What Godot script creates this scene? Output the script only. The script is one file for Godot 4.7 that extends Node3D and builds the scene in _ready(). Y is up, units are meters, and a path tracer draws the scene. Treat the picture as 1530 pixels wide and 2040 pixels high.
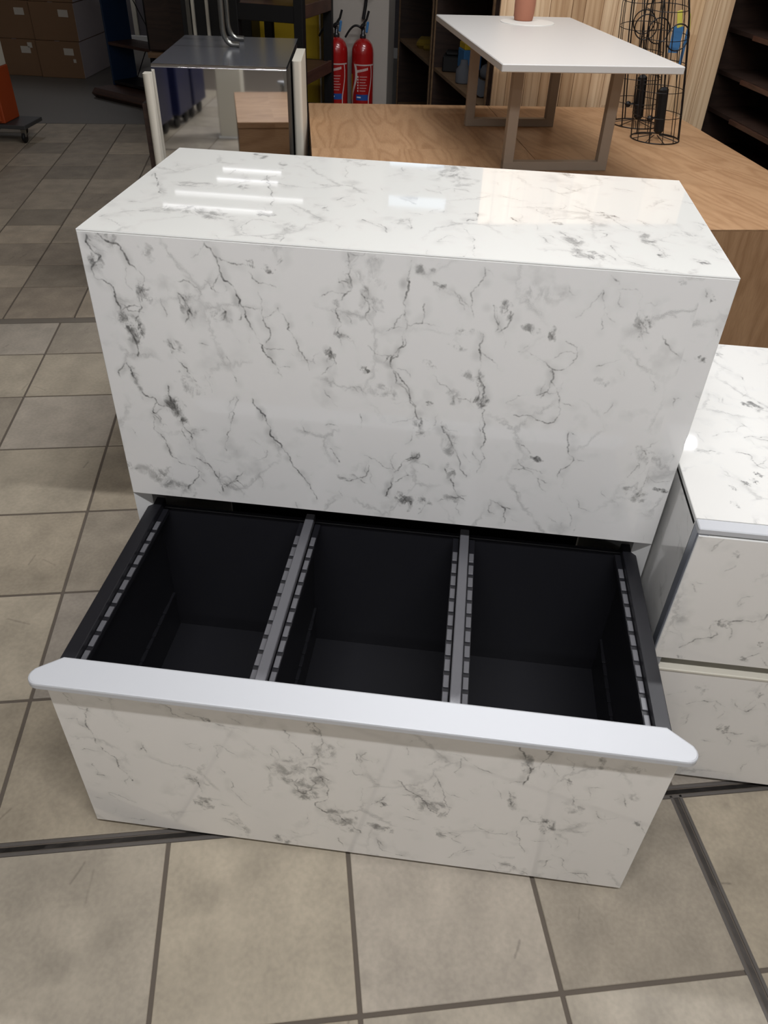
extends Node3D
# A furniture showroom: a marble-look sideboard with its lower drawer pulled out, a second one beside it, an oak block with a white coffee table behind.
# x to the right along the sideboard's front, z towards the camera, the sideboard's front face at z = 0, y up, metres.

var M := {}
var used := {}

# ---------------------------------------------------------------- shapes
class Shape:
	var v := PackedVector3Array()
	var n := PackedVector3Array()
	var t := PackedVector2Array()

	func tri(a: Vector3, b: Vector3, c: Vector3, na: Vector3, nb: Vector3, nc: Vector3, ta := Vector2.ZERO, tb := Vector2.ZERO, tc := Vector2.ZERO) -> void:
		var face := (b - a).cross(c - a)
		if face.length_squared() < 1e-16:
			return
		if face.dot(na + nb + nc) > 0.0:
			v.append_array(PackedVector3Array([a, c, b])); n.append_array(PackedVector3Array([na, nc, nb])); t.append_array(PackedVector2Array([ta, tc, tb]))
		else:
			v.append_array(PackedVector3Array([a, b, c])); n.append_array(PackedVector3Array([na, nb, nc])); t.append_array(PackedVector2Array([ta, tb, tc]))

	func flat_uv(p: Vector3, nn: Vector3) -> Vector2:
		if absf(nn.y) > 0.7:
			return Vector2(p.x, p.z)
		if absf(nn.z) >= absf(nn.x):
			return Vector2(p.x, -p.y)
		return Vector2(p.z, -p.y)

	func face(pts: Array, nn: Vector3) -> void:
		for k in range(1, pts.size() - 1):
			tri(pts[0], pts[k], pts[k + 1], nn, nn, nn, flat_uv(pts[0], nn), flat_uv(pts[k], nn), flat_uv(pts[k + 1], nn))

	# a rectangle with texture coordinates 0..1: a top left, b top right, c bottom right, d bottom left
	func picture(a: Vector3, b: Vector3, c: Vector3, d: Vector3, nn: Vector3, r := Rect2(0, 0, 1, 1)) -> void:
		var ta := r.position; var tb := r.position + Vector2(r.size.x, 0); var tc := r.end; var td := r.position + Vector2(0, r.size.y)
		tri(a, b, c, nn, nn, nn, ta, tb, tc)
		tri(a, c, d, nn, nn, nn, ta, tc, td)

	func box(c: Vector3, s: Vector3, ch := 0.0, q := Basis()) -> void:
		var h := s * 0.5
		var k := minf(ch, minf(h.x, minf(h.y, h.z)) * 0.98)
		var at := func(x: float, y: float, z: float) -> Vector3: return c + q * Vector3(x, y, z)
		for ax in 3:
			for sg: float in [-1.0, 1.0]:
				var pts := []
				for e: Array in [[-1, -1], [1, -1], [1, 1], [-1, 1]]:
					var p := Vector3.ZERO
					p[ax] = sg * h[ax]
					p[(ax + 1) % 3] = e[0] * (h[(ax + 1) % 3] - k)
					p[(ax + 2) % 3] = e[1] * (h[(ax + 2) % 3] - k)
					pts.append(at.call(p.x, p.y, p.z))
				var nn := Vector3.ZERO
				nn[ax] = sg
				face(pts, (q * nn).normalized())
		if k <= 0.0:
			return
		for ax in 3:
			var i := (ax + 1) % 3
			var j := (ax + 2) % 3
			for si: float in [-1.0, 1.0]:
				for sj: float in [-1.0, 1.0]:
					var pts := []
					for e: Array in [[-1, 0], [1, 0], [1, 1], [-1, 1]]:
						var p := Vector3.ZERO
						p[ax] = e[0] * (h[ax] - k)
						p[i] = si * (h[i] - (k if e[1] == 1 else 0.0))
						p[j] = sj * (h[j] - (0.0 if e[1] == 1 else k))
						pts.append(at.call(p.x, p.y, p.z))
					var nn := Vector3.ZERO
					nn[i] = si
					nn[j] = sj
					face(pts, (q * nn).normalized())
		for sx: float in [-1.0, 1.0]:
			for sy: float in [-1.0, 1.0]:
				for sz: float in [-1.0, 1.0]:
					face([at.call(sx * h.x, sy * (h.y - k), sz * (h.z - k)), at.call(sx * (h.x - k), sy * h.y, sz * (h.z - k)), at.call(sx * (h.x - k), sy * (h.y - k), sz * h.z)], (q * Vector3(sx, sy, sz)).normalized())

	# a polygon (x, z) standing from y0 to y1
	func prism(poly: PackedVector2Array, y0: float, y1: float, smooth := false) -> void:
		var idx := Geometry2D.triangulate_polygon(poly)
		for k in range(0, idx.size(), 3):
			for y: float in [y0, y1]:
				var nn := Vector3(0, 1 if y == y1 else -1, 0)
				var a := Vector3(poly[idx[k]].x, y, poly[idx[k]].y); var b := Vector3(poly[idx[k + 1]].x, y, poly[idx[k + 1]].y); var c := Vector3(poly[idx[k + 2]].x, y, poly[idx[k + 2]].y)
				tri(a, b, c, nn, nn, nn, Vector2(a.x, a.z), Vector2(b.x, b.z), Vector2(c.x, c.z))
		var turn := 1.0 if Geometry2D.is_polygon_clockwise(poly) else -1.0
		var m := poly.size()
		var normals := []
		for k in m:
			var e := poly[(k + 1) % m] - poly[k]
			normals.append((Vector3(-e.y, 0, e.x) * turn).normalized())
		for k in m:
			var a := poly[k]; var b := poly[(k + 1) % m]
			var na: Vector3 = normals[k]; var nb: Vector3 = normals[k]
			if smooth:
				var pa: Vector3 = normals[(k + m - 1) % m]; var pb: Vector3 = normals[(k + 1) % m]
				if pa.dot(na) > 0.8: na = (na + pa).normalized()
				if pb.dot(nb) > 0.8: nb = (normals[k] + pb).normalized()
			var p := Vector3(a.x, y0, a.y); var q := Vector3(b.x, y0, b.y); var r := Vector3(b.x, y1, b.y); var s := Vector3(a.x, y1, a.y)
			tri(p, q, r, na, nb, nb, Vector2(0, y0), Vector2((b - a).length(), y0), Vector2((b - a).length(), y1))
			tri(p, r, s, na, nb, na, Vector2(0, y0), Vector2((b - a).length(), y1), Vector2(0, y1))

	func tube(path: Array, r: float, sides := 8, closed := false) -> void:
		var m := path.size()
		var rings := []
		var norms := []
		var up := Vector3(0.31, 0.87, 0.37).normalized()
		for k in m:
			var d: Vector3
			if closed:
				d = path[(k + 1) % m] - path[(k + m - 1) % m]
			else:
				d = path[mini(k + 1, m - 1)] - path[maxi(k - 1, 0)]
			d = d.normalized()
			var s := up - d * up.dot(d)
			if s.length() < 0.05:
				s = Vector3.RIGHT - d * d.x
			s = s.normalized()
			up = s
			var w := d.cross(s)
			var ring := []; var rn := []
			for j in sides:
				var a := TAU * j / sides
				var o := s * cos(a) + w * sin(a)
				ring.append(path[k] + o * r); rn.append(o)
			rings.append(ring); norms.append(rn)
		for k in (m if closed else m - 1):
			var k2 := (k + 1) % m
			var shift := 0
			if closed and k2 == 0:
				var best := 1e9
				for e in sides:
					var dd: float = (rings[k][0] - rings[0][e]).length()
					if dd < best:
						best = dd; shift = e
			for j in sides:
				var j2 := (j + 1) % sides
				var ja := (j + shift) % sides; var jb := (j2 + shift) % sides
				tri(rings[k][j], rings[k][j2], rings[k2][jb], norms[k][j], norms[k][j2], norms[k2][jb])
				tri(rings[k][j], rings[k2][jb], rings[k2][ja], norms[k][j], norms[k2][jb], norms[k2][ja])
		if not closed:
			for e: Array in [[0, 1], [m - 1, m - 2]]:
				var nn: Vector3 = (path[e[0]] - path[e[1]]).normalized()
				face(rings[e[0]], nn)

	# profile of (radius, height), turned about a vertical axis through c; q tilts it
	func lathe(prof: Array, seg: int, c := Vector3.ZERO, q := Basis(), a0 := 0.0, a1 := TAU) -> void:
		var nr := []
		for k in prof.size():
			var e: Vector2 = prof[mini(k + 1, prof.size() - 1)] - prof[maxi(k - 1, 0)]
			nr.append(Vector2(e.y, -e.x).normalized())
		for s in seg:
			var b0 := a0 + (a1 - a0) * s / seg; var b1 := a0 + (a1 - a0) * (s + 1) / seg
			for k in prof.size() - 1:
				var p: Vector2 = prof[k]; var p2: Vector2 = prof[k + 1]
				var na: Vector2 = nr[k]; var nb: Vector2 = nr[k + 1]
				var f := func(w: Vector2, b: float) -> Vector3: return c + q * Vector3(w.x * sin(b), w.y, w.x * cos(b))
				var g := func(w: Vector2, b: float) -> Vector3: return (q * Vector3(w.x * sin(b), w.y, w.x * cos(b))).normalized()
				var u0 := float(s) / seg; var u1 := float(s + 1) / seg
				var v0 := 1.0 - float(k) / (prof.size() - 1); var v1 := 1.0 - float(k + 1) / (prof.size() - 1)
				tri(f.call(p, b0), f.call(p, b1), f.call(p2, b1), g.call(na, b0), g.call(na, b1), g.call(nb, b1), Vector2(u0, v0), Vector2(u1, v0), Vector2(u1, v1))
				tri(f.call(p, b0), f.call(p2, b1), f.call(p2, b0), g.call(na, b0), g.call(nb, b1), g.call(nb, b0), Vector2(u0, v0), Vector2(u1, v1), Vector2(u0, v1))

	func mesh() -> ArrayMesh:
		var a := []
		a.resize(Mesh.ARRAY_MAX)
		a[Mesh.ARRAY_VERTEX] = v
		a[Mesh.ARRAY_NORMAL] = n
		a[Mesh.ARRAY_TEX_UV] = t
		var am := ArrayMesh.new()
		am.add_surface_from_arrays(Mesh.PRIMITIVE_TRIANGLES, a)
		return am


func numbered(called: String) -> String:
	used[called] = used.get(called, -1) + 1
	return called if used[called] == 0 else "%s_%03d" % [called, used[called]]

func obj(called: String, s, material: Material, parent: Node = self) -> MeshInstance3D:
	var o := MeshInstance3D.new()
	o.mesh = s if s is Mesh else s.mesh()
	o.material_override = material
	o.name = numbered(called) if parent == self else called
	parent.add_child(o, true)
	return o

func boxed(called: String, c: Vector3, size: Vector3, material: Material, parent: Node, ch := 0.002, q := Basis()) -> MeshInstance3D:
	var s := Shape.new()
	s.box(c, size, ch, q)
	return obj(called, s, material, parent)

func thing(called: String, label: String, category: String, at := Vector3.ZERO, turn := 0.0, group := "") -> Node3D:
	var o := Node3D.new()
	o.name = numbered(called)
	add_child(o)
	o.position = at
	o.rotation.y = turn
	o.set_meta("label", label)
	o.set_meta("category", category)
	if group:
		o.set_meta("group", group)
	return o

func tag(o: Node, label: String, category: String, group := "") -> Node:
	o.set_meta("label", label)
	o.set_meta("category", category)
	if group:
		o.set_meta("group", group)
	return o

func structure(called: String, s, material: Material) -> MeshInstance3D:
	var o := obj(called, s, material)
	o.set_meta("kind", "structure")
	return o

# ---------------------------------------------------------------- materials
func plain(color: Color, rough := 0.6, metal := 0.0) -> StandardMaterial3D:
	var m := StandardMaterial3D.new()
	m.albedo_color = color
	m.roughness = rough
	m.metallic = metal
	return m

func glossy(m: StandardMaterial3D, coat := 1.0, rough := 0.05) -> StandardMaterial3D:
	m.clearcoat_enabled = true
	m.clearcoat = coat
	m.clearcoat_roughness = rough
	return m

func noise(kind: int, freq: float, octaves: int, sd: int) -> FastNoiseLite:
	var f := FastNoiseLite.new()
	f.noise_type = kind
	f.frequency = freq
	f.fractal_octaves = octaves
	f.seed = sd
	return f

func texture_of(bytes: PackedByteArray, w: int, h: int) -> ImageTexture:
	var im := Image.create_from_data(w, h, false, Image.FORMAT_RGB8, bytes)
	im.generate_mipmaps()
	return ImageTexture.create_from_image(im)

# stone veins of the printed marble: a shared field of faint, broken cell edges and clouds ...
const FIELD := 1024
var field := PackedFloat32Array()

func make_field() -> void:
	var cells := noise(FastNoiseLite.TYPE_CELLULAR, 0.0085, 1, 11)
	cells.fractal_type = FastNoiseLite.FRACTAL_NONE
	cells.cellular_return_type = FastNoiseLite.RETURN_DISTANCE2_SUB
	cells.cellular_jitter = 1.0
	cells.domain_warp_enabled = true
	cells.domain_warp_type = FastNoiseLite.DOMAIN_WARP_SIMPLEX
	cells.domain_warp_amplitude = 46.0
	cells.domain_warp_frequency = 0.011
	cells.domain_warp_fractal_octaves = 4
	cells.domain_warp_fractal_gain = 0.5
	var where := noise(FastNoiseLite.TYPE_SIMPLEX_SMOOTH, 0.006, 3, 5)
	var cloud := noise(FastNoiseLite.TYPE_SIMPLEX_SMOOTH, 0.012, 5, 8)
	var a := cells.get_image(FIELD, FIELD, false, false, false).get_data()
	var b := where.get_image(FIELD, FIELD, false, false, true).get_data()
	var c := cloud.get_image(FIELD, FIELD, false, false, true).get_data()
	field.resize(FIELD * FIELD)
	for k in FIELD * FIELD:
		var edge := absf(a[k] / 127.5 - 1.0)
		var w := clampf((b[k] - 118) / 90.0, 0.0, 1.0)
		var line := clampf((edge - 0.9) / 0.1, 0.0, 1.0)
		field[k] = line * line * w * 0.2 + clampf((c[k] - 150) / 105.0, 0.0, 1.0) * w * 0.16

# ... with the dark veins and smoky patches of each panel traced from the photograph, in metres from the panel's top left corner
func marble(size: Vector2, ppm: float, veins: Array, patches: Array, shift: Vector2i, sd: int, white := Color(0.93, 0.928, 0.915)) -> ImageTexture:
	var w := int(size.x * ppm)
	var h := int(size.y * ppm)
	var dark := PackedFloat32Array()
	dark.resize(w * h)
	var fs := 860.0 / ppm
	for y in h:
		var row := (int(y * fs) + shift.y) % FIELD * FIELD
		for x in w:
			dark[y * w + x] = field[row + (int(x * fs) + shift.x) % FIELD]
	var wob := noise(FastNoiseLite.TYPE_SIMPLEX_SMOOTH, 0.03 * 900.0 / ppm, 4, sd)
	var amt := noise(FastNoiseLite.TYPE_SIMPLEX_SMOOTH, 0.02 * 900.0 / ppm, 3, sd + 1)
	var fine := noise(FastNoiseLite.TYPE_SIMPLEX, 0.05 * 900.0 / ppm, 4, sd + 2)
	fine.domain_warp_enabled = true
	fine.domain_warp_amplitude = 30.0
	fine.domain_warp_frequency = 0.03
	var u := ppm / 900.0
	for p: Array in patches:
		var cx: float = p[0] * ppm; var cy: float = p[1] * ppm
		var rx := maxf(p[2] * ppm, 4.0) * 1.15; var ry := maxf(p[3] * ppm, 4.0) * 1.15
		var k1 := 20.0 / maxf(rx, ry)
		for y in range(maxi(0, int(cy - ry * 2.4)), mini(h, int(cy + ry * 2.4))):
			for x in range(maxi(0, int(cx - rx * 2.4)), mini(w, int(cx + rx * 2.4))):
				var dx := (x - cx) / rx; var dy := (y - cy) / ry
				var d := dx * dx * 0.8 + dy * dy * 0.8 - 0.5 * dx * dy + wob.get_noise_2d((x + cx * 3.0) * k1, (y + cy * 5.0) * k1) * 2.3
				if d < 1.35:
					var f := fine.get_noise_2d(x * 0.75, y * 0.6)
					var k := clampf((1.35 - d) / 1.5, 0.0, 1.0)
					var val: float = p[4] * 1.15 * k * clampf(0.52 + f * 1.5, 0.05, 1.35)
					var i := y * w + x
					dark[i] = dark[i] + minf(val, 0.8) * (1.0 - dark[i])
	# thin side branches off the traced veins, and a few loose threads in the same drift
	var rng := RandomNumberGenerator.new()
	rng.seed = sd * 31
	var all := veins.duplicate()
	for line: Array in veins:
		for k in range(1, line.size() - 3, 2):
			if rng.randf() < 0.42:
				var q := Vector2(line[k], line[k + 1])
				var dir := (Vector2(line[k + 2], line[k + 3]) - q).normalized().rotated(rng.randf_range(0.35, 1.1) * (1.0 if rng.randf() < 0.5 else -1.0))
				var made: Array = [float(line[0]) * rng.randf_range(0.35, 0.75), q.x, q.y]
				for j in rng.randi_range(2, 6):
					dir = dir.rotated(rng.randf_range(-0.5, 0.5))
					q += dir * rng.randf_range(0.005, 0.014)
					made.append_array([q.x, q.y])
				all.append(made)
	for k in int(size.x * size.y * 95.0):
		var q := Vector2(rng.randf() * size.x, rng.randf() * size.y)
		var dir := Vector2(0.45, 1.0).rotated(rng.randf_range(-0.5, 0.5))
		var made: Array = [rng.randf_range(0.1, 0.3), q.x, q.y]
		for j in rng.randi_range(1, 5):
			dir = dir.rotated(rng.randf_range(-0.5, 0.5))
			q += dir * rng.randf_range(0.006, 0.016)
			made.append_array([q.x, q.y])
		all.append(made)
	for line: Array in all:
		var st: float = line[0]
		var run := 0.0
		var total := 0.0
		for k in range(1, line.size() - 3, 2):
			total += Vector2(line[k + 2] - line[k], line[k + 3] - line[k + 1]).length() * ppm
		for k in range(1, line.size() - 3, 2):
			var before := Vector2(line[maxi(k - 2, 1)], line[maxi(k - 2, 1) + 1])
			var last := mini(k + 4, line.size() - 2)
			var after := Vector2(line[last], line[last + 1])
			var a := Vector2(line[k], line[k + 1]) * ppm; var b := Vector2(line[k + 2], line[k + 3]) * ppm
			var steps := maxi(1, int((b - a).length() / 0.7))
			for s in steps:
				run += 0.7
				var q := a.cubic_interpolate(b, before * ppm, after * ppm, float(s) / steps)
				q += Vector2(wob.get_noise_2d(q.x * 0.9, q.y * 0.9), wob.get_noise_2d(q.x * 0.9 + 900, q.y * 0.9)) * 7.0 * u
				q += Vector2(wob.get_noise_2d(q.x * 4.0, q.y * 4.0), wob.get_noise_2d(q.x * 4.0 + 500, q.y * 4.0)) * 1.6 * u
				var g := amt.get_noise_2d(q.x * 1.3, q.y * 1.3 + 333) * 0.7 + 0.5
				var ends := minf(1.0, minf(run, total - run) / (14.0 * u) + 0.15)
				var al := st * clampf(g * 1.7 - 0.25, 0.06, 1.0) * 0.62 * ends
				var r := (0.5 + 2.4 * maxf(g, 0.0) * maxf(g, 0.0) * st) * u
				stamp(dark, w, h, q, r, al)
				if s % 4 == 0:
					stamp(dark, w, h, q + Vector2(amt.get_noise_2d(q.y, q.x), fine.get_noise_2d(q.x, q.y)) * 18.0 * u, (3.0 + 10.0 * maxf(g, 0.0)) * u, st * 0.065 * maxf(g, 0.1))
	var bytes := PackedByteArray()
	bytes.resize(w * h * 3)
	var lo := Color(0.30, 0.30, 0.295)
	for k in w * h:
		var d := minf(dark[k], 0.93)
		bytes[k * 3] = int((white.r + (lo.r - white.r) * d) * 255.0)
		bytes[k * 3 + 1] = int((white.g + (lo.g - white.g) * d) * 255.0)
		bytes[k * 3 + 2] = int((white.b + (lo.b - white.b) * d) * 255.0)
	return texture_of(bytes, w, h)

func stamp(dark: PackedFloat32Array, w: int, h: int, q: Vector2, r: float, al: float) -> void:
	var e := r + 0.8
	for y in range(maxi(0, int(q.y - e)), mini(h, int(q.y + e) + 1)):
		for x in range(maxi(0, int(q.x - e)), mini(w, int(q.x + e) + 1)):
			var d := Vector2(x - q.x, y - q.y).length()
			if d < e:
				var i := y * w + x
				dark[i] += al * clampf(e - d, 0.0, e * 0.7) / (e * 0.7) * (1.0 - dark[i]) * 0.8

func marble_material(t: ImageTexture) -> StandardMaterial3D:
	var m := plain(Color.WHITE, 0.35)
	m.albedo_texture = t
	return glossy(m, 1.0, 0.03)

# wood: growth rings cut lengthwise, grain along u
func wood(w: int, h: int, light: Color, deep: Color, rings: float, arch: float, sd: int) -> ImageTexture:
	var big := noise(FastNoiseLite.TYPE_SIMPLEX_SMOOTH, 0.004, 2, sd)
	var pore := noise(FastNoiseLite.TYPE_SIMPLEX, 0.35, 2, sd + 1)
	var bytes := PackedByteArray()
	bytes.resize(w * h * 3)
	for y in h:
		for x in w:
			var n := big.get_noise_2d(x * 0.35, y * 1.6)
			var ring := sin((float(y) / h * rings + n * arch) * TAU) * 0.5 + 0.5
			var p := pore.get_noise_2d(x * 0.05, y)
			var k := clampf(ring * ring * 0.45 + p * 0.3 + n * 0.3 + 0.25, 0.0, 1.0)
			var c := light.lerp(deep, k)
			var i := (y * w + x) * 3
			bytes[i] = int(c.r * 255.0); bytes[i + 1] = int(c.g * 255.0); bytes[i + 2] = int(c.b * 255.0)
	return texture_of(bytes, w, h)

func wooden(t: Texture2D, metres: Vector2, rough := 0.5, tint := Color.WHITE) -> StandardMaterial3D:
	var m := plain(tint, rough)
	m.albedo_texture = t
	m.uv1_scale = Vector3(1.0 / metres.x, 1.0 / metres.y, 1)
	return m

# worn ceramic tile: clouded beige, wipe streaks, scuffs and specks
func tile_picture(sd: int) -> ImageTexture:
	var w := 640
	var big := noise(FastNoiseLite.TYPE_SIMPLEX_SMOOTH, 0.009, 4, sd).get_seamless_image(w, w, false, false, 0.15, true).get_data()
	var grain := noise(FastNoiseLite.TYPE_SIMPLEX, 0.09, 3, sd + 1).get_seamless_image(w, w, false, false, 0.1, true).get_data()
	var streak := noise(FastNoiseLite.TYPE_SIMPLEX_SMOOTH, 0.02, 3, sd + 2).get_seamless_image(w, w, false, false, 0.15, true).get_data()
	var rng := RandomNumberGenerator.new()
	rng.seed = sd
	var dirt := PackedFloat32Array()
	dirt.resize(w * w)
	for k in 16:
		var q := Vector2(rng.randf_range(60, w - 60), rng.randf_range(60, w - 60))
		var dir := Vector2.from_angle(PI / 2 + 0.1 + rng.randf_range(-0.35, 0.35) + (PI / 2 if rng.randf() < 0.3 else 0.0))
		var al := rng.randf_range(0.03, 0.14)
		for s in rng.randi_range(3, 46):
			stamp(dirt, w, w, q, rng.randf_range(0.5, 2.0), al)
			q += dir.rotated(rng.randf_range(-0.2, 0.2))
	for k in 16:
		stamp(dirt, w, w, Vector2(rng.randf_range(40, w - 40), rng.randf_range(40, w - 40)), rng.randf_range(8, 30), rng.randf_range(0.04, 0.13))
	var bytes := PackedByteArray()
	bytes.resize(w * w * 3)
	for y in w:
		for x in w:
			var k := y * w + x
			var s := (streak[y / 3 * w + x] - 128) / 128.0
			var b := 0.80 + (big[k] - 128) / 128.0 * 0.06 + (grain[k] - 128) / 128.0 * 0.03 + s * 0.02
			b *= 1.0 - dirt[k] * 0.8
			bytes[k * 3] = clampi(int(b * 255), 0, 255); bytes[k * 3 + 1] = clampi(int(b * 0.945 * 255), 0, 255); bytes[k * 3 + 2] = clampi(int(b * 0.85 * 255), 0, 255)
	return texture_of(bytes, w, w)
const VEINS_FRONT := [[0.6, 0.016, 0.002, 0.016, 0.019, 0.022, 0.032, 0.036, 0.044, 0.024, 0.058, 0.014, 0.072, 0.02, 0.087, 0.039, 0.095, 0.05, 0.108, 0.052, 0.133, 0.059, 0.156, 0.061, 0.181, 0.069, 0.205, 0.076, 0.224, 0.073, 0.255], [0.6, 0.04, 0.001, 0.059, 0.016, 0.079, 0.025, 0.095, 0.05, 0.105, 0.067, 0.112, 0.089, 0.096, 0.116, 0.098, 0.144, 0.082, 0.169], [0.6, 0.246, 0.002, 0.259, 0.027, 0.27, 0.061, 0.282, 0.08, 0.295, 0.104, 0.306, 0.126, 0.313, 0.154, 0.325, 0.182, 0.339, 0.21, 0.354, 0.234, 0.375, 0.268], [0.4, 0.173, 0.075, 0.186, 0.079, 0.204, 0.082], [0.6, 0.173, 0.107, 0.19, 0.117, 0.196, 0.135, 0.203, 0.154], [0.4, 0.236, 0.073, 0.247, 0.09, 0.26, 0.1, 0.276, 0.092, 0.271, 0.079], [0.5, 0.245, 0.15, 0.263, 0.151, 0.269, 0.139, 0.255, 0.145], [0.35, 0.336, 0.091, 0.343, 0.114, 0.337, 0.138, 0.347, 0.161, 0.357, 0.184, 0.347, 0.2], [0.45, 0.374, 0.12, 0.387, 0.143, 0.394, 0.171, 0.407, 0.189, 0.418, 0.208, 0.426, 0.233, 0.43, 0.248], [0.5, 0.512, 0.004, 0.512, 0.033, 0.516, 0.064, 0.503, 0.082, 0.49, 0.106, 0.485, 0.12, 0.494, 0.138, 0.499, 0.152, 0.489, 0.165, 0.507, 0.166], [0.4, 0.538, 0.08, 0.549, 0.101, 0.547, 0.124, 0.561, 0.137], [0.5, 0.379, 0.033, 0.388, 0.022], [0.45, 0.626, 0.037, 0.619, 0.077, 0.617, 0.114, 0.622, 0.137, 0.615, 0.171, 0.607, 0.201, 0.594, 0.217, 0.609, 0.241, 0.629, 0.265, 0.64, 0.301, 0.656, 0.332, 0.663, 0.365], [0.5, 0.471, 0.206, 0.48, 0.22, 0.487, 0.232], [0.25, 0.447, 0.231, 0.443, 0.216, 0.466, 0.204], [0.5, 0.144, 0.208, 0.156, 0.227, 0.174, 0.236], [0.55, 0.145, 0.233, 0.161, 0.257, 0.177, 0.282, 0.189, 0.303], [0.55, 0.046, 0.263, 0.052, 0.294, 0.063, 0.32, 0.078, 0.347, 0.094, 0.356, 0.084, 0.386, 0.103, 0.378], [0.65, 0.128, 0.314, 0.13, 0.352, 0.139, 0.374, 0.145, 0.408, 0.157, 0.431, 0.165, 0.472], [0.4, 0.157, 0.431, 0.172, 0.435], [0.5, 0.082, 0.397, 0.085, 0.427, 0.099, 0.455, 0.103, 0.479, 0.116, 0.503, 0.135, 0.519, 0.161, 0.523, 0.163, 0.548, 0.136, 0.591], [0.5, 0.164, 0.497, 0.184, 0.504, 0.198, 0.525, 0.211, 0.556, 0.218, 0.588], [0.55, 0.219, 0.574, 0.242, 0.558, 0.259, 0.553, 0.268, 0.568], [0.3, 0.309, 0.531, 0.317, 0.563], [0.6, 0.304, 0.329, 0.321, 0.355, 0.339, 0.382, 0.342, 0.414, 0.361, 0.438, 0.38, 0.473, 0.389, 0.496, 0.409, 0.526, 0.429, 0.555, 0.439, 0.581], [0.3, 0.274, 0.327, 0.266, 0.361, 0.244, 0.433, 0.235, 0.47], [0.35, 0.301, 0.488, 0.328, 0.478, 0.334, 0.459], [0.5, 0.463, 0.377, 0.488, 0.378], [0.5, 0.472, 0.435, 0.482, 0.455, 0.49, 0.472], [0.5, 0.502, 0.521, 0.533, 0.511, 0.551, 0.496, 0.556, 0.459], [0.55, 0.596, 0.555, 0.61, 0.508, 0.628, 0.462, 0.653, 0.447, 0.666, 0.428], [0.25, 0.508, 0.293, 0.526, 0.275], [0.3, 0.536, 0.339, 0.542, 0.377], [0.35, 0.21, 0.207, 0.233, 0.215], [0.3, 0.143, 0.126, 0.152, 0.158], [0.35, 0.259, 0.238, 0.278, 0.294], [0.35, 0.211, 0.279, 0.221, 0.321], [0.3, 0.009, 0.502, 0.024, 0.507], [0.45, 0.625, 0.008, 0.622, 0.037, 0.618, 0.073, 0.617, 0.104, 0.623, 0.136, 0.62, 0.175, 0.603, 0.191, 0.595, 0.216, 0.606, 0.256, 0.62, 0.27, 0.64, 0.295, 0.657, 0.337, 0.662, 0.376], [0.4, 0.623, 0.136, 0.649, 0.129, 0.656, 0.11, 0.651, 0.088], [0.35, 0.682, 0.05, 0.704, 0.061, 0.722, 0.073, 0.73, 0.09], [0.3, 0.757, 0.01, 0.756, 0.036, 0.741, 0.058, 0.74, 0.085, 0.746, 0.107], [0.35, 0.818, 0.096, 0.816, 0.115, 0.793, 0.135], [0.3, 0.782, 0.081, 0.792, 0.112, 0.791, 0.136], [0.4, 0.84, 0.169, 0.867, 0.171, 0.891, 0.184, 0.911, 0.201, 0.932, 0.195, 0.952, 0.164, 0.926, 0.138], [0.45, 0.911, 0.201, 0.913, 0.226, 0.928, 0.25, 0.933, 0.276, 0.94, 0.307, 0.917, 0.32, 0.879, 0.313, 0.852, 0.314], [0.4, 0.964, 0.337, 0.973, 0.376, 0.987, 0.409, 0.973, 0.428, 0.962, 0.447, 0.961, 0.466], [0.35, 0.937, 0.224, 0.928, 0.25], [0.45, 0.768, 0.142, 0.77, 0.18, 0.771, 0.21, 0.778, 0.239, 0.783, 0.28, 0.79, 0.323, 0.8, 0.366, 0.796, 0.401, 0.8, 0.436, 0.789, 0.468], [0.45, 0.71, 0.353, 0.728, 0.391, 0.745, 0.419, 0.758, 0.453, 0.771, 0.482], [0.45, 0.719, 0.458, 0.736, 0.486, 0.755, 0.528, 0.777, 0.545], [0.5, 0.615, 0.482, 0.639, 0.449, 0.665, 0.44, 0.667, 0.424], [0.5, 0.597, 0.554, 0.606, 0.514, 0.62, 0.475], [0.45, 0.711, 0.553, 0.736, 0.543, 0.761, 0.54], [0.5, 0.832, 0.535, 0.856, 0.548, 0.865, 0.58, 0.87, 0.599], [0.5, 0.868, 0.502, 0.893, 0.505], [0.35, 0.87, 0.446, 0.899, 0.443, 0.922, 0.47, 0.946, 0.498], [0.3, 0.865, 0.376, 0.902, 0.401], [0.4, 1.04, 0.03, 1.044, 0.055, 1.048, 0.081], [0.45, 1.048, 0.081, 1.072, 0.111], [0.4, 1.096, 0.109, 1.11, 0.13, 1.127, 0.147, 1.148, 0.164], [0.4, 0.982, 0.005, 0.998, 0.021], [0.45, 0.973, 0.039, 0.984, 0.069, 1.006, 0.094], [0.25, 0.999, 0.029, 1.04, 0.03], [0.3, 1.144, 0.017, 1.154, 0.038], [0.5, 1.109, 0.377, 1.121, 0.37, 1.136, 0.392, 1.138, 0.421, 1.131, 0.43], [0.4, 1.15, 0.431, 1.157, 0.448], [0.35, 1.026, 0.29, 1.038, 0.265], [0.3, 0.991, 0.186, 1.034, 0.168], [0.3, 0.723, 0.276, 0.734, 0.301], [0.3, 0.698, 0.321, 0.691, 0.355], [0.35, 1.185, 0.092, 1.196, 0.113], [0.3, 1.181, 0.369, 1.187, 0.392], [0.25, 1.151, 0.238, 1.153, 0.264], [0.3, 0.998, 0.407, 1.013, 0.412], [0.2, 0.83, 0.286, 0.872, 0.261], [0.3, 0.958, 0.568, 0.986, 0.584]]
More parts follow.
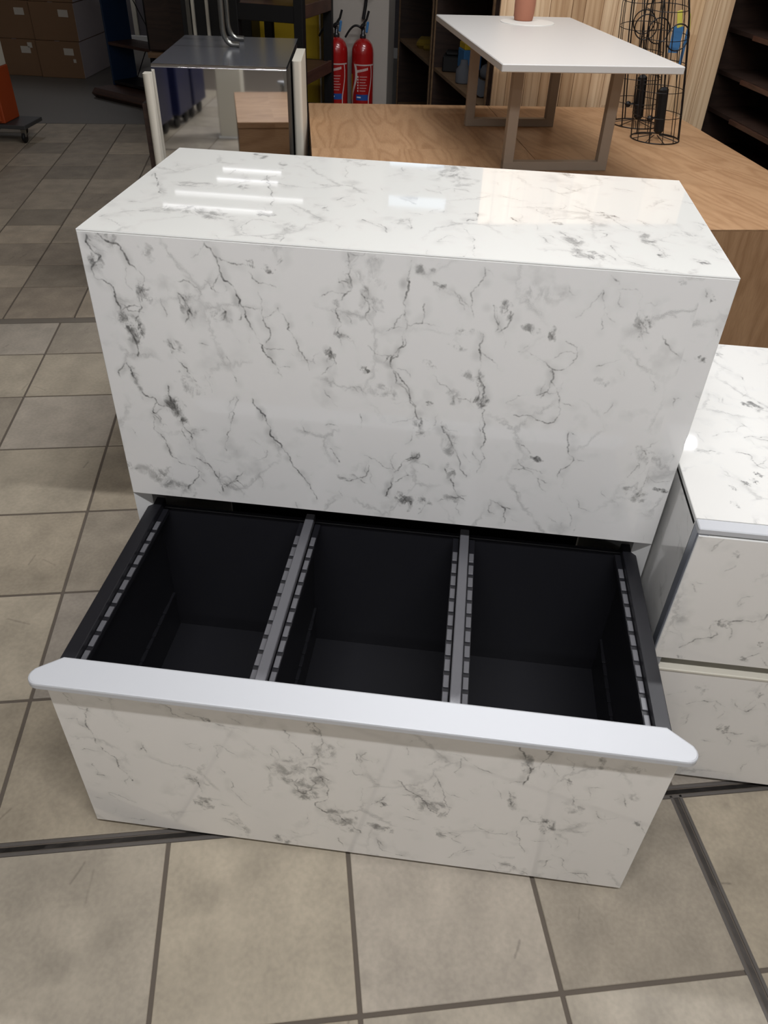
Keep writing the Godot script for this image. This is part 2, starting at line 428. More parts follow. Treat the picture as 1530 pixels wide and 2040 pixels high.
const PATCHES_FRONT := [[0.07, 0.185, 0.018, 0.023, 0.5], [0.025, 0.053, 0.01, 0.013, 0.4], [0.112, 0.119, 0.009, 0.024, 0.45], [0.051, 0.01, 0.018, 0.011, 0.25], [0.131, 0.032, 0.011, 0.013, 0.2], [0.193, 0.126, 0.011, 0.016, 0.4], [0.257, 0.147, 0.014, 0.008, 0.3], [0.514, 0.051, 0.006, 0.02, 0.3], [0.494, 0.166, 0.011, 0.004, 0.5], [0.486, 0.109, 0.007, 0.012, 0.25], [0.551, 0.092, 0.015, 0.018, 0.22], [0.541, 0.031, 0.025, 0.022, 0.14], [0.327, 0.036, 0.006, 0.005, 0.5], [0.358, 0.044, 0.008, 0.005, 0.5], [0.658, 0.365, 0.009, 0.019, 0.45], [0.475, 0.21, 0.008, 0.01, 0.55], [0.545, 0.238, 0.006, 0.006, 0.6], [0.154, 0.22, 0.011, 0.011, 0.3], [0.061, 0.315, 0.007, 0.02, 0.35], [0.139, 0.374, 0.014, 0.028, 0.55], [0.178, 0.309, 0.019, 0.018, 0.3], [0.105, 0.575, 0.028, 0.023, 0.3], [0.059, 0.554, 0.028, 0.014, 0.18], [0.242, 0.565, 0.02, 0.009, 0.3], [0.518, 0.513, 0.018, 0.009, 0.3], [0.643, 0.562, 0.014, 0.017, 0.4], [0.674, 0.555, 0.009, 0.007, 0.3], [0.583, 0.281, 0.021, 0.012, 0.18], [0.007, 0.541, 0.009, 0.009, 0.4], [0.221, 0.558, 0.005, 0.007, 0.2], [0.647, 0.023, 0.016, 0.007, 0.3], [0.682, 0.05, 0.009, 0.007, 0.4], [0.808, 0.086, 0.01, 0.013, 0.4], [0.86, 0.123, 0.013, 0.007, 0.35], [0.899, 0.128, 0.005, 0.012, 0.4], [0.776, 0.24, 0.006, 0.012, 0.45], [0.781, 0.286, 0.012, 0.011, 0.55], [0.75, 0.232, 0.012, 0.008, 0.35], [0.746, 0.14, 0.02, 0.006, 0.3], [0.722, 0.173, 0.011, 0.005, 0.3], [0.728, 0.391, 0.013, 0.026, 0.25], [0.735, 0.474, 0.007, 0.021, 0.35], [0.649, 0.561, 0.016, 0.014, 0.4], [0.746, 0.542, 0.015, 0.008, 0.3], [0.685, 0.556, 0.01, 0.008, 0.3], [0.911, 0.414, 0.009, 0.005, 0.6], [1.058, 0.098, 0.009, 0.016, 0.55], [1.163, 0.035, 0.004, 0.003, 0.5], [1.179, 0.154, 0.007, 0.004, 0.5], [1.124, 0.381, 0.016, 0.012, 0.2], [1.133, 0.479, 0.016, 0.015, 0.35], [1.183, 0.466, 0.01, 0.004, 0.6], [1.006, 0.217, 0.009, 0.008, 0.25], [0.874, 0.052, 0.031, 0.017, 0.12], [0.672, 0.214, 0.008, 0.006, 0.25], [0.679, 0.303, 0.006, 0.004, 0.4], [0.728, 0.283, 0.009, 0.014, 0.2], [1.106, 0.008, 0.005, 0.003, 0.3]]
const VEINS_TOP := [[0.4, 0.017, 0.219, 0.051, 0.299, 0.077, 0.359], [0.3, 0.008, 0.522, 0.048, 0.485, 0.108, 0.458, 0.153, 0.426, 0.199, 0.452, 0.242, 0.471], [0.35, 0.199, 0.466, 0.231, 0.48, 0.27, 0.492], [0.4, 0.262, 0.179, 0.285, 0.261, 0.31, 0.337, 0.324, 0.395], [0.5, 0.372, 0.207, 0.39, 0.22, 0.418, 0.231], [0.4, 0.511, 0.426, 0.532, 0.448, 0.556, 0.457, 0.569, 0.493], [0.45, 0.507, 0.474, 0.519, 0.478], [0.35, 0.29, 0.514, 0.304, 0.55, 0.343, 0.567, 0.375, 0.572], [0.35, 0.432, 0.56, 0.447, 0.569], [0.25, 0.25, 0.235, 0.269, 0.204], [0.3, 0.421, 0.064, 0.438, 0.155], [0.3, 0.079, 0.292, 0.131, 0.297], [0.3, 0.033, 0.423, 0.066, 0.42], [0.3, 0.29, 0.514, 0.311, 0.476, 0.355, 0.487], [0.3, 0.369, 0.51, 0.4, 0.529], [0.3, 0.375, 0.535, 0.387, 0.582], [0.3, 0.443, 0.323, 0.462, 0.287], [0.4, 0.605, 0.405, 0.613, 0.471], [0.35, 0.655, 0.232, 0.658, 0.198, 0.683, 0.184, 0.719, 0.201], [0.6, 0.804, 0.353, 0.818, 0.378, 0.84, 0.38], [0.3, 0.854, 0.457, 0.88, 0.445, 0.901, 0.466], [0.35, 0.899, 0.415, 0.918, 0.462, 0.935, 0.519, 0.948, 0.563], [0.4, 0.949, 0.397, 0.971, 0.399, 0.987, 0.422, 0.981, 0.436], [0.3, 0.938, 0.248, 0.973, 0.279, 1.004, 0.302, 1.022, 0.348, 1.04, 0.378], [0.3, 0.99, 0.472, 1, 0.529, 1.021, 0.559, 1.048, 0.57], [0.5, 0.737, 0.338, 0.738, 0.381, 0.72, 0.385, 0.718, 0.4], [0.4, 0.717, 0.44, 0.723, 0.472, 0.736, 0.482], [0.35, 0.599, 0.369, 0.627, 0.37], [0.3, 0.639, 0.353, 0.666, 0.324], [0.3, 1.063, 0.31, 1.08, 0.349], [0.3, 1.131, 0.197, 1.153, 0.2], [0.4, 0.871, 0.248, 0.89, 0.244], [0.3, 0.86, 0.289, 0.881, 0.336], [0.3, 1.073, 0.455, 1.085, 0.512], [0.25, 1.086, 0.427, 1.122, 0.444], [0.3, 1.131, 0.365, 1.166, 0.371], [0.3, 1.134, 0.513, 1.155, 0.532], [0.3, 0.732, 0.489, 0.737, 0.583], [0.3, 0.665, 0.522, 0.695, 0.522], [0.3, 0.788, 0.218, 0.847, 0.245]]
const PATCHES_TOP := [[0.142, 0.45, 0.054, 0.02, 0.2], [0.227, 0.467, 0.027, 0.019, 0.3], [0.23, 0.274, 0.009, 0.016, 0.4], [0.321, 0.439, 0.013, 0.012, 0.35], [0.206, 0.025, 0.014, 0.024, 0.4], [0.275, 0.084, 0.007, 0.019, 0.35], [0.443, 0.029, 0.022, 0.02, 0.2], [0.126, 0.281, 0.029, 0.017, 0.18], [0.389, 0.519, 0.013, 0.025, 0.15], [0.431, 0.386, 0.009, 0.011, 0.4], [0.594, 0.435, 0.014, 0.026, 0.2], [0.688, 0.065, 0.03, 0.055, 0.28], [0.925, 0.486, 0.016, 0.041, 0.3], [0.95, 0.54, 0.02, 0.019, 0.4], [1.004, 0.302, 0.014, 0.012, 0.5], [1.066, 0.418, 0.017, 0.026, 0.3], [1.085, 0.512, 0.01, 0.008, 0.5], [1.144, 0.528, 0.01, 0.011, 0.5], [0.883, 0.299, 0.015, 0.024, 0.15], [0.898, 0.368, 0.009, 0.008, 0.3], [1.149, 0.388, 0.019, 0.014, 0.15], [0.939, 0.015, 0.013, 0.016, 0.3]]
const VEINS_DRAWER := [[0.5, 0.072, 0.082, 0.057, 0.114, 0.055, 0.145, 0.062, 0.183, 0.071, 0.221, 0.092, 0.25, 0.099, 0.283, 0.113, 0.314, 0.12, 0.331], [0.3, 0.039, 0.122, 0.044, 0.144, 0.059, 0.152], [0.35, 0.028, 0.04, 0.038, 0.056], [0.5, 0.187, 0.024, 0.199, 0.033], [0.35, 0.214, 0.023, 0.236, 0.044, 0.248, 0.07, 0.278, 0.082], [0.3, 0.328, 0.084, 0.35, 0.09], [0.35, 0.358, 0.056, 0.381, 0.073], [0.25, 0, 0.228, 0.037, 0.229, 0.072, 0.23], [0.4, 0.154, 0.208, 0.168, 0.185], [0.3, 0.13, 0.108, 0.145, 0.127, 0.139, 0.148], [0.5, 0.037, 0.322, 0.057, 0.325], [0.45, 0.012, 0.415, 0.033, 0.415], [0.25, 0.008, 0.36, 0.04, 0.358], [0.5, 0.246, 0.289, 0.269, 0.306, 0.269, 0.342], [0.55, 0.306, 0.379, 0.326, 0.381], [0.4, 0.341, 0.281, 0.342, 0.312], [0.3, 0.326, 0.233, 0.329, 0.258], [0.3, 0.305, 0.437, 0.335, 0.449, 0.354, 0.474], [0.4, 0.434, 0.134, 0.447, 0.151, 0.455, 0.173], [0.45, 0.47, 0.108, 0.485, 0.127, 0.502, 0.155], [0.4, 0.465, 0.071, 0.471, 0.085], [0.45, 0.524, 0.038, 0.538, 0.079, 0.54, 0.108, 0.526, 0.15, 0.518, 0.184], [0.6, 0.472, 0.202, 0.491, 0.206, 0.52, 0.191, 0.531, 0.222, 0.547, 0.252, 0.544, 0.296, 0.521, 0.329, 0.535, 0.353, 0.57, 0.363, 0.59, 0.386, 0.616, 0.423], [0.5, 0.453, 0.248, 0.475, 0.251, 0.488, 0.283, 0.502, 0.297], [0.5, 0.474, 0.277, 0.498, 0.289, 0.518, 0.267, 0.519, 0.233], [0.3, 0.603, 0.126, 0.617, 0.154], [0.3, 0.595, 0.175, 0.609, 0.196, 0.625, 0.193], [0.45, 0.57, 0.45, 0.577, 0.488], [0.4, 0.654, 0.438, 0.668, 0.465], [0.3, 0.077, 0.492, 0.132, 0.489], [0.3, 0.316, 0.155, 0.32, 0.202], [0.3, 0.287, 0.161, 0.284, 0.185], [0.3, 0.254, 0.16, 0.282, 0.162], [0.3, 0.384, 0.125, 0.404, 0.16], [0.35, 0.054, 0.391, 0.113, 0.415], [0.3, 0.42, 0.205, 0.433, 0.227], [0.3, 0.567, 0.08, 0.572, 0.087], [0.5, 0.692, 0.201, 0.721, 0.236, 0.744, 0.256, 0.762, 0.287, 0.776, 0.311], [0.35, 0.707, 0.332, 0.746, 0.336], [0.35, 0.764, 0.152, 0.769, 0.183, 0.78, 0.214, 0.794, 0.262, 0.798, 0.315], [0.4, 0.747, 0.132, 0.768, 0.112], [0.55, 0.784, 0.086, 0.806, 0.089, 0.823, 0.108], [0.25, 0.823, 0.108, 0.849, 0.126, 0.881, 0.134], [0.55, 0.909, 0.023, 0.927, 0.071, 0.944, 0.113, 0.94, 0.145, 0.937, 0.17], [0.5, 0.944, 0.113, 0.96, 0.079, 0.969, 0.054, 0.973, 0.032], [0.5, 0.91, 0.184, 0.919, 0.224, 0.935, 0.255], [0.45, 0.948, 0.296, 0.956, 0.272, 0.971, 0.291, 0.989, 0.286], [0.35, 0.948, 0.333, 0.958, 0.368, 0.974, 0.412], [0.4, 1.018, 0.352, 1.027, 0.384], [0.3, 1.012, 0.129, 1.034, 0.18, 1.045, 0.203], [0.5, 1.075, 0.482, 1.093, 0.472, 1.113, 0.472, 1.13, 0.483], [0.5, 1.006, 0.444, 1.028, 0.438, 1.022, 0.465], [0.35, 1.033, 0.412, 1.058, 0.43, 1.074, 0.477], [0.4, 0.777, 0.357, 0.791, 0.382, 0.815, 0.395, 0.84, 0.408], [0.4, 0.812, 0.481, 0.844, 0.447, 0.872, 0.429], [0.35, 0.922, 0.467, 0.954, 0.479, 0.993, 0.505], [0.3, 0.656, 0.435, 0.668, 0.483, 0.725, 0.499], [0.3, 1.058, 0.143, 1.095, 0.134], [0.3, 1.127, 0.151, 1.14, 0.197], [0.3, 1.03, 0.34, 1.043, 0.356], [0.3, 0.862, 0.326, 0.894, 0.356, 0.939, 0.335], [0.3, 1.062, 0.304, 1.093, 0.296], [0.3, 1.162, 0.402, 1.185, 0.396], [0.25, 1.11, 0.247, 1.132, 0.225]]
const PATCHES_DRAWER := [[0.309, 0.073, 0.007, 0.005, 0.5], [0.255, 0.292, 0.019, 0.013, 0.3], [0.271, 0.387, 0.016, 0.018, 0.5], [0.345, 0.456, 0.016, 0.027, 0.3], [0.446, 0.492, 0.018, 0.012, 0.45], [0.524, 0.052, 0.012, 0.015, 0.35], [0.544, 0.138, 0.02, 0.024, 0.22], [0.499, 0.237, 0.032, 0.052, 0.4], [0.57, 0.372, 0.028, 0.029, 0.35], [0.663, 0.295, 0.011, 0.008, 0.55], [0.661, 0.393, 0.02, 0.011, 0.35], [0.747, 0.264, 0.026, 0.03, 0.35], [0.932, 0.092, 0.009, 0.02, 0.4], [0.972, 0.035, 0.009, 0.011, 0.5], [0.922, 0.228, 0.007, 0.025, 0.3], [1.001, 0.292, 0.012, 0.027, 0.7], [1.017, 0.132, 0.007, 0.009, 0.4], [1.046, 0.22, 0.016, 0.013, 0.25], [1.065, 0.049, 0.005, 0.016, 0.4], [1.13, 0.061, 0.011, 0.009, 0.3], [1.175, 0.245, 0.006, 0.006, 0.35], [1.147, 0.154, 0.009, 0.008, 0.18], [0.788, 0.373, 0.01, 0.019, 0.3], [0.785, 0.269, 0.01, 0.009, 0.35], [0.955, 0.489, 0.02, 0.016, 0.25], [0.66, 0.39, 0.013, 0.008, 0.35]]
const VEINS_NTOP := [[0.4, 0.223, 0.334, 0.247, 0.339], [0.4, 0.043, 0.545, 0.066, 0.533, 0.086, 0.537], [0.4, 0.131, 0.53, 0.153, 0.532, 0.158, 0.544, 0.162, 0.58, 0.184, 0.58], [0.3, 0.125, 0.397, 0.142, 0.396], [0.3, 0.149, 0.445, 0.167, 0.421, 0.189, 0.422], [0.4, 0.164, 0.47, 0.179, 0.46, 0.217, 0.453], [0.25, 0.152, 0.292, 0.15, 0.32, 0.167, 0.326], [0.25, 0.092, 0.471, 0.128, 0.452, 0.147, 0.443], [0.3, 0.12, 0.279, 0.126, 0.292], [0.3, 0.056, 0.466, 0.072, 0.464]]
const PATCHES_NTOP := [[0.216, 0.317, 0.018, 0.017, 0.45], [0.065, 0.539, 0.02, 0.004, 0.2], [0.084, 0.72, 0.004, 0.009, 0.35], [0.142, 0.634, 0.002, 0.003, 0.7], [0.157, 0.609, 0.002, 0.002, 0.7], [0.092, 0.664, 0.001, 0.003, 0.7], [0.122, 0.646, 0.001, 0.002, 0.6], [0.196, 0.066, 0.008, 0.012, 0.3]]
const VEINS_NUPPER := [[0.5, 0.097, 0.244, 0.112, 0.226, 0.132, 0.223, 0.161, 0.216, 0.183, 0.21, 0.191, 0.193], [0.45, 0.048, 0.322, 0.069, 0.297, 0.099, 0.276, 0.108, 0.258], [0.45, 0.072, 0.082, 0.084, 0.066], [0.35, 0.122, 0.179, 0.137, 0.162], [0.4, 0.035, 0.033, 0.044, 0.01], [0.3, 0.013, 0.118, 0.048, 0.125], [0.35, 0.179, 0.339, 0.209, 0.312]]
const PATCHES_NUPPER := [[0.111, 0.232, 0.012, 0.008, 0.45], [0.081, 0.036, 0.007, 0.007, 0.25], [0.203, 0.283, 0.005, 0.005, 0.4], [0.186, 0.338, 0.007, 0.006, 0.35], [0.056, 0.354, 0.004, 0.006, 0.45]]
const VEINS_NLOWER := [[0.4, 0.217, 0.194, 0.243, 0.202, 0.265, 0.198], [0.4, 0.111, 0.11, 0.138, 0.098, 0.167, 0.093, 0.194, 0.107], [0.4, 0.2, 0.074, 0.22, 0.102, 0.243, 0.116, 0.257, 0.088], [0.35, 0.181, 0.235, 0.211, 0.243], [0.3, 0.059, 0.088, 0.099, 0.068], [0.3, 0.282, 0.225, 0.307, 0.217], [0.35, 0.088, 0.172, 0.11, 0.181]]
const PATCHES_NLOWER := [[0.215, 0.187, 0.009, 0.012, 0.45], [0.13, 0.056, 0.009, 0.011, 0.25], [0.254, 0.052, 0.005, 0.007, 0.3]]

# ---------------------------------------------------------------- the scene
func _ready() -> void:
	# camera: a phone held upright at 1.71 m, looking down at the open drawer
	var cam := Camera3D.new()
	cam.name = "camera"
	cam.fov = rad_to_deg(2.0 * atan(1020.0 / 1527.0))
	cam.near = 0.05
	cam.far = 60.0
	cam.transform = Transform3D(Basis(Vector3(0.9924, 0.0313, -0.1188), Vector3(-0.0989, 0.7773, -0.6214), Vector3(0.0729, 0.6284, 0.7745)).orthonormalized(), Vector3(0.1224, 1.7124, 1.3555))
	add_child(cam)
	cam.current = true
	var we := WorldEnvironment.new()
	we.name = "world_environment"
	var env := Environment.new()
	env.background_mode = Environment.BG_COLOR
	env.background_color = Color(0.02, 0.02, 0.022)
	env.tonemap_mode = Environment.TONE_MAPPER_LINEAR
	env.tonemap_exposure = 1.0
	env.sdfgi_enabled = true
	env.ssao_enabled = true
	env.ssil_enabled = true
	we.environment = env
	add_child(we)
	materials()
	lights()
	room()
	floor_tiles()
	sideboard()
	neighbour()
	oak_block()
	coffee_table()
	wire_lamps()
	slat_screen()
	right_bookcase()
	middle_bookcase()
	column_and_extinguishers()
	black_rack()
	mirror_counter()
	left_background()
	behind_camera()

func materials() -> void:
	make_field()
	M.front = marble_material(marble(Vector2(1.2, 0.6156), 900, VEINS_FRONT, PATCHES_FRONT, Vector2i(40, 60), 3))
	M.top = marble_material(marble(Vector2(1.2, 0.594), 900, VEINS_TOP, PATCHES_TOP, Vector2i(500, 410), 4, Color(0.925, 0.922, 0.895)))
	M.drawer = marble_material(marble(Vector2(1.2, 0.515), 900, VEINS_DRAWER, PATCHES_DRAWER, Vector2i(200, 700), 5, Color(0.915, 0.905, 0.88)))
	M.side_stone = marble_material(marble(Vector2(0.8, 0.8), 500, [], [], Vector2i(820, 90), 6))
	M.ntop = marble_material(marble(Vector2(1.2, 0.78), 700, VEINS_NTOP, PATCHES_NTOP, Vector2i(640, 300), 7, Color(0.93, 0.927, 0.905)))
	M.nupper = marble_material(marble(Vector2(1.2, 0.36), 700, VEINS_NUPPER, PATCHES_NUPPER, Vector2i(300, 520), 8, Color(0.915, 0.905, 0.88)))
	M.nlower = marble_material(marble(Vector2(1.2, 0.389), 700, VEINS_NLOWER, PATCHES_NLOWER, Vector2i(90, 880), 9, Color(0.915, 0.905, 0.88)))
	M.edge = plain(Color(0.90, 0.90, 0.885), 0.25)
	M.white = plain(Color(0.88, 0.88, 0.87), 0.4)
	M.cream = plain(Color(0.84, 0.82, 0.76), 0.55)
	M.silver = plain(Color(0.78, 0.788, 0.798), 0.5, 0.15)
	M.shaded_frame_metal = plain(Color(0.62, 0.64, 0.68), 0.35, 0.6)  # darker, bluer copy of the silver edge: shade put into its colour
	M.anthracite = plain(Color(0.125, 0.125, 0.142), 0.4)
	M.tab = plain(Color(0.42, 0.42, 0.435), 0.3)
	M.black = plain(Color(0.035, 0.035, 0.04), 0.5)
	M.oak = wooden(wood(700, 700, Color(0.74, 0.59, 0.44), Color(0.625, 0.475, 0.335), 9.0, 2.2, 21), Vector2(1.1, 1.1), 0.42)
	var ash := wood(400, 300, Color(0.95, 0.845, 0.695), Color(0.77, 0.63, 0.48), 5.0, 1.2, 24)
	M.ash = [wooden(ash, Vector2(1.3, 0.21), 0.5), wooden(ash, Vector2(1.1, 0.27), 0.5, Color(0.9, 0.87, 0.84)), wooden(ash, Vector2(1.5, 0.17), 0.5, Color(1.0, 0.97, 0.93)), wooden(ash, Vector2(0.9, 0.32), 0.5, Color(0.83, 0.79, 0.75))]
	var wal := wood(300, 300, Color(0.26, 0.19, 0.155), Color(0.17, 0.12, 0.095), 7.0, 1.5, 26)
	M.walnut = wooden(wal, Vector2(0.5, 0.5), 0.5)
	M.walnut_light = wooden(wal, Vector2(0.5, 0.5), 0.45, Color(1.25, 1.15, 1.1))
	M.grey_oak = wooden(wood(300, 300, Color(0.56, 0.45, 0.33), Color(0.45, 0.35, 0.25), 6.0, 1.4, 27), Vector2(0.5, 0.5), 0.5)
	M.mirror = plain(Color(0.90, 0.90, 0.90), 0.03, 1.0)
	M.mirror_top = plain(Color(0.60, 0.61, 0.64), 0.2, 0.75)
	M.chrome = plain(Color(0.55, 0.55, 0.53), 0.2, 0.9)
	M.greige = plain(Color(0.63, 0.575, 0.51), 0.5)
	M.table_white = plain(Color(0.775, 0.765, 0.745), 0.4)
	M.terracotta = plain(Color(0.66, 0.435, 0.34), 0.8)
	M.wire = plain(Color(0.05, 0.04, 0.045), 0.4)
	M.blue = plain(Color(0.09, 0.19, 0.31), 0.45)
	M.navy = plain(Color(0.10, 0.12, 0.27), 0.4)
	M.tag_blue = plain(Color(0.24, 0.46, 0.66), 0.6)
	M.tag_yellow = plain(Color(0.86, 0.84, 0.36), 0.6)
	M.yellow = plain(Color(0.83, 0.70, 0.14), 0.5)
	M.red = glossy(plain(Color(0.62, 0.07, 0.07), 0.35), 1.0, 0.08)
	M.orange = plain(Color(0.66, 0.27, 0.10), 0.55)
	M.cardboard = plain(Color(0.52, 0.40, 0.29), 0.85)
	M.tape_and_lit_side = plain(Color(0.70, 0.66, 0.66), 0.7)  # tape colour, also used for the light painted on carton sides
	M.paper = plain(Color(0.80, 0.77, 0.72), 0.7)
	M.wall = plain(Color(0.68, 0.67, 0.66), 0.9)
	M.grey_wall = plain(Color(0.40, 0.385, 0.40), 0.9)
	M.ceiling = plain(Color(0.82, 0.82, 0.82), 0.95)
	M.grey_cloth = plain(Color(0.36, 0.37, 0.39), 0.9)
	M.housing = plain(Color(0.82, 0.82, 0.80), 0.5)

# ---------------------------------------------------------------- light
const CEILING := 3.35

# a ceiling batten: housing, glowing tube and a light of the tube's size just under it
func batten(at: Vector3, length: float, turn: float, energy: float, color: Color, label: String, width := 0.09, glow := 3.0) -> void:
	var t := thing("ceiling_light", label, "ceiling light", at, turn, "fluorescent battens on the ceiling")
	boxed("housing", Vector3(0, -0.02, 0), Vector3(length + 0.06, 0.04, width + 0.04), M.housing, t, 0.006)
	var g := plain(Color(0.9, 0.9, 0.88), 0.4)
	g.emission_enabled = true
	g.emission = color
	g.emission_energy_multiplier = glow
	var s := Shape.new()
	s.box(Vector3(0, -0.055, 0), Vector3(length, 0.03, width), 0.01)
	obj("tube", s, g, t)
	var l := AreaLight3D.new()
	l.name = "tube_light"
	l.area_size = Vector2(length, width)
	l.light_color = color
	l.light_energy = energy
	l.area_normalize_energy = true
	l.area_range = 30.0
	l.shadow_enabled = true
	l.rotation_degrees.x = -90
	l.position = Vector3(0, -0.075, 0)
	t.add_child(l, true)

func lights() -> void:
	var day := Color(0.985, 0.985, 1.0)
	var cool := Color(0.80, 0.9, 1.0)
	batten(Vector3(0.65, CEILING, -1.38), 2.2, 0.0, 6.0, day, "long fluorescent batten on the ceiling between the sideboard and the oak block")
	batten(Vector3(0.4, CEILING, 1.5), 2.4, 0.0, 6.8, day, "long fluorescent batten on the ceiling above the open drawer")
	batten(Vector3(-0.4, CEILING, 3.9), 2.4, 0.0, 3.0, day, "added long fill batten, unseen, on the ceiling close to the front wall")  # added lamp: evens the light on the fronts and the floor
	batten(Vector3(0.4, CEILING, -3.0), 1.2, 0.0, 2.4, day, "added fill batten, unseen, on the ceiling above the white coffee table")  # added lamp: brightens the oak block, the slats and the counter top
	batten(Vector3(-4.9, CEILING, -5.0), 1.5, PI / 2, 0.12, day, "added fill batten, unseen, on the ceiling above the orange pedestal")  # added fill for the far left floor, kept out of the reflections
	batten(Vector3(-5.2, CEILING, -9.0), 1.5, PI / 2, 1.1, day, "added fill batten, unseen, on the ceiling above the stacked cartons")  # added fill for the back left corner, kept out of the reflections
	var row := [[-6.45, 1.15, -2.45, "nearest to the mirror counter"], [-6.9, 1.4, -2.35, "second from the mirror counter"], [-7.45, 0.7, -2.4, "third from the mirror counter"], [-7.85, 0.7, -2.45, "farthest from the mirror counter"]]
	for e: Array in row:
		batten(Vector3(e[2], CEILING, e[0]), e[1], 0.0, 0.035, day, "dim slim fluorescent batten, %s" % e[3], 0.03, 0.8)
	batten(Vector3(-0.5, CEILING, -7.1), 0.7, 0.0, 0.05, cool, "cool white light panel on the ceiling above the open bookcase", 0.36, 0.2)
	batten(Vector3(-0.6, CEILING, -8.6), 0.7, 0.0, 0.05, cool, "cool white light panel on the ceiling close to the back wall", 0.25, 0.2)
	batten(Vector3(2.06, CEILING, -4.1), 0.1, 0.0, 0.7, day, "short ceiling light above the dark shelves at the right wall", 0.1, 4.0)

# ---------------------------------------------------------------- setting
func room() -> void:
	var x0 := -7.0; var x1 := 4.2; var z0 := -10.3; var z1 := 4.6
	var cx := (x0 + x1) / 2; var cz := (z0 + z1) / 2
	for a: Array in [["wall_back", Vector3(cx, 1.7, z0 - 0.1), Vector3(x1 - x0 + 0.4, 3.5, 0.2), M.grey_wall], ["wall_front", Vector3(cx, 1.7, z1 + 0.1), Vector3(x1 - x0 + 0.4, 3.5, 0.2), M.wall],
			["wall_left", Vector3(x0 - 0.1, 1.7, cz), Vector3(0.2, 3.5, z1 - z0), M.wall], ["wall_right", Vector3(x1 + 0.1, 1.7, cz), Vector3(0.2, 3.5, z1 - z0), M.wall],
			["ceiling", Vector3(cx, CEILING + 0.1, cz), Vector3(x1 - x0 + 0.4, 0.2, z1 - z0 + 0.4), M.ceiling]]:
		var s := Shape.new()
		s.box(a[1], a[2])
		structure(a[0], s, a[3])
	var b := Shape.new()
	b.box(Vector3(cx, 0.06, z0 + 0.01), Vector3(x1 - x0, 0.12, 0.02), 0.004)
	structure("baseboard_back", b, M.white)
	# a white framed glazed door in the back wall, seen past the blue shelf
	var d := Node3D.new()
	d.name = "door_1"
	d.set_meta("kind", "structure")
	add_child(d)
	d.position = Vector3(-4.72, 0, z0 + 0.03)
	boxed("leaf", Vector3(0, 1.05, 0), Vector3(0.86, 2.06, 0.04), M.grey_wall, d, 0.003)
	for x: float in [-0.45, 0.45]:
		boxed("jamb", Vector3(x, 1.05, 0.02), Vector3(0.09, 2.1, 0.08), M.white, d, 0.004)
	for x: float in [-0.16, 0.16]:
		boxed("stile", Vector3(x, 1.05, 0.03), Vector3(0.06, 2.06, 0.03), M.cream, d, 0.004)
	boxed("bottom_rail", Vector3(0, 0.06, 0.03), Vector3(0.82, 0.1, 0.035), M.white, d, 0.004)

const TILE_TURN := 0.229
func on_floor(u: float, v: float) -> Vector3:
	return Vector3(0.974 * u + 0.227 * v, 0, -0.227 * u + 0.974 * v)

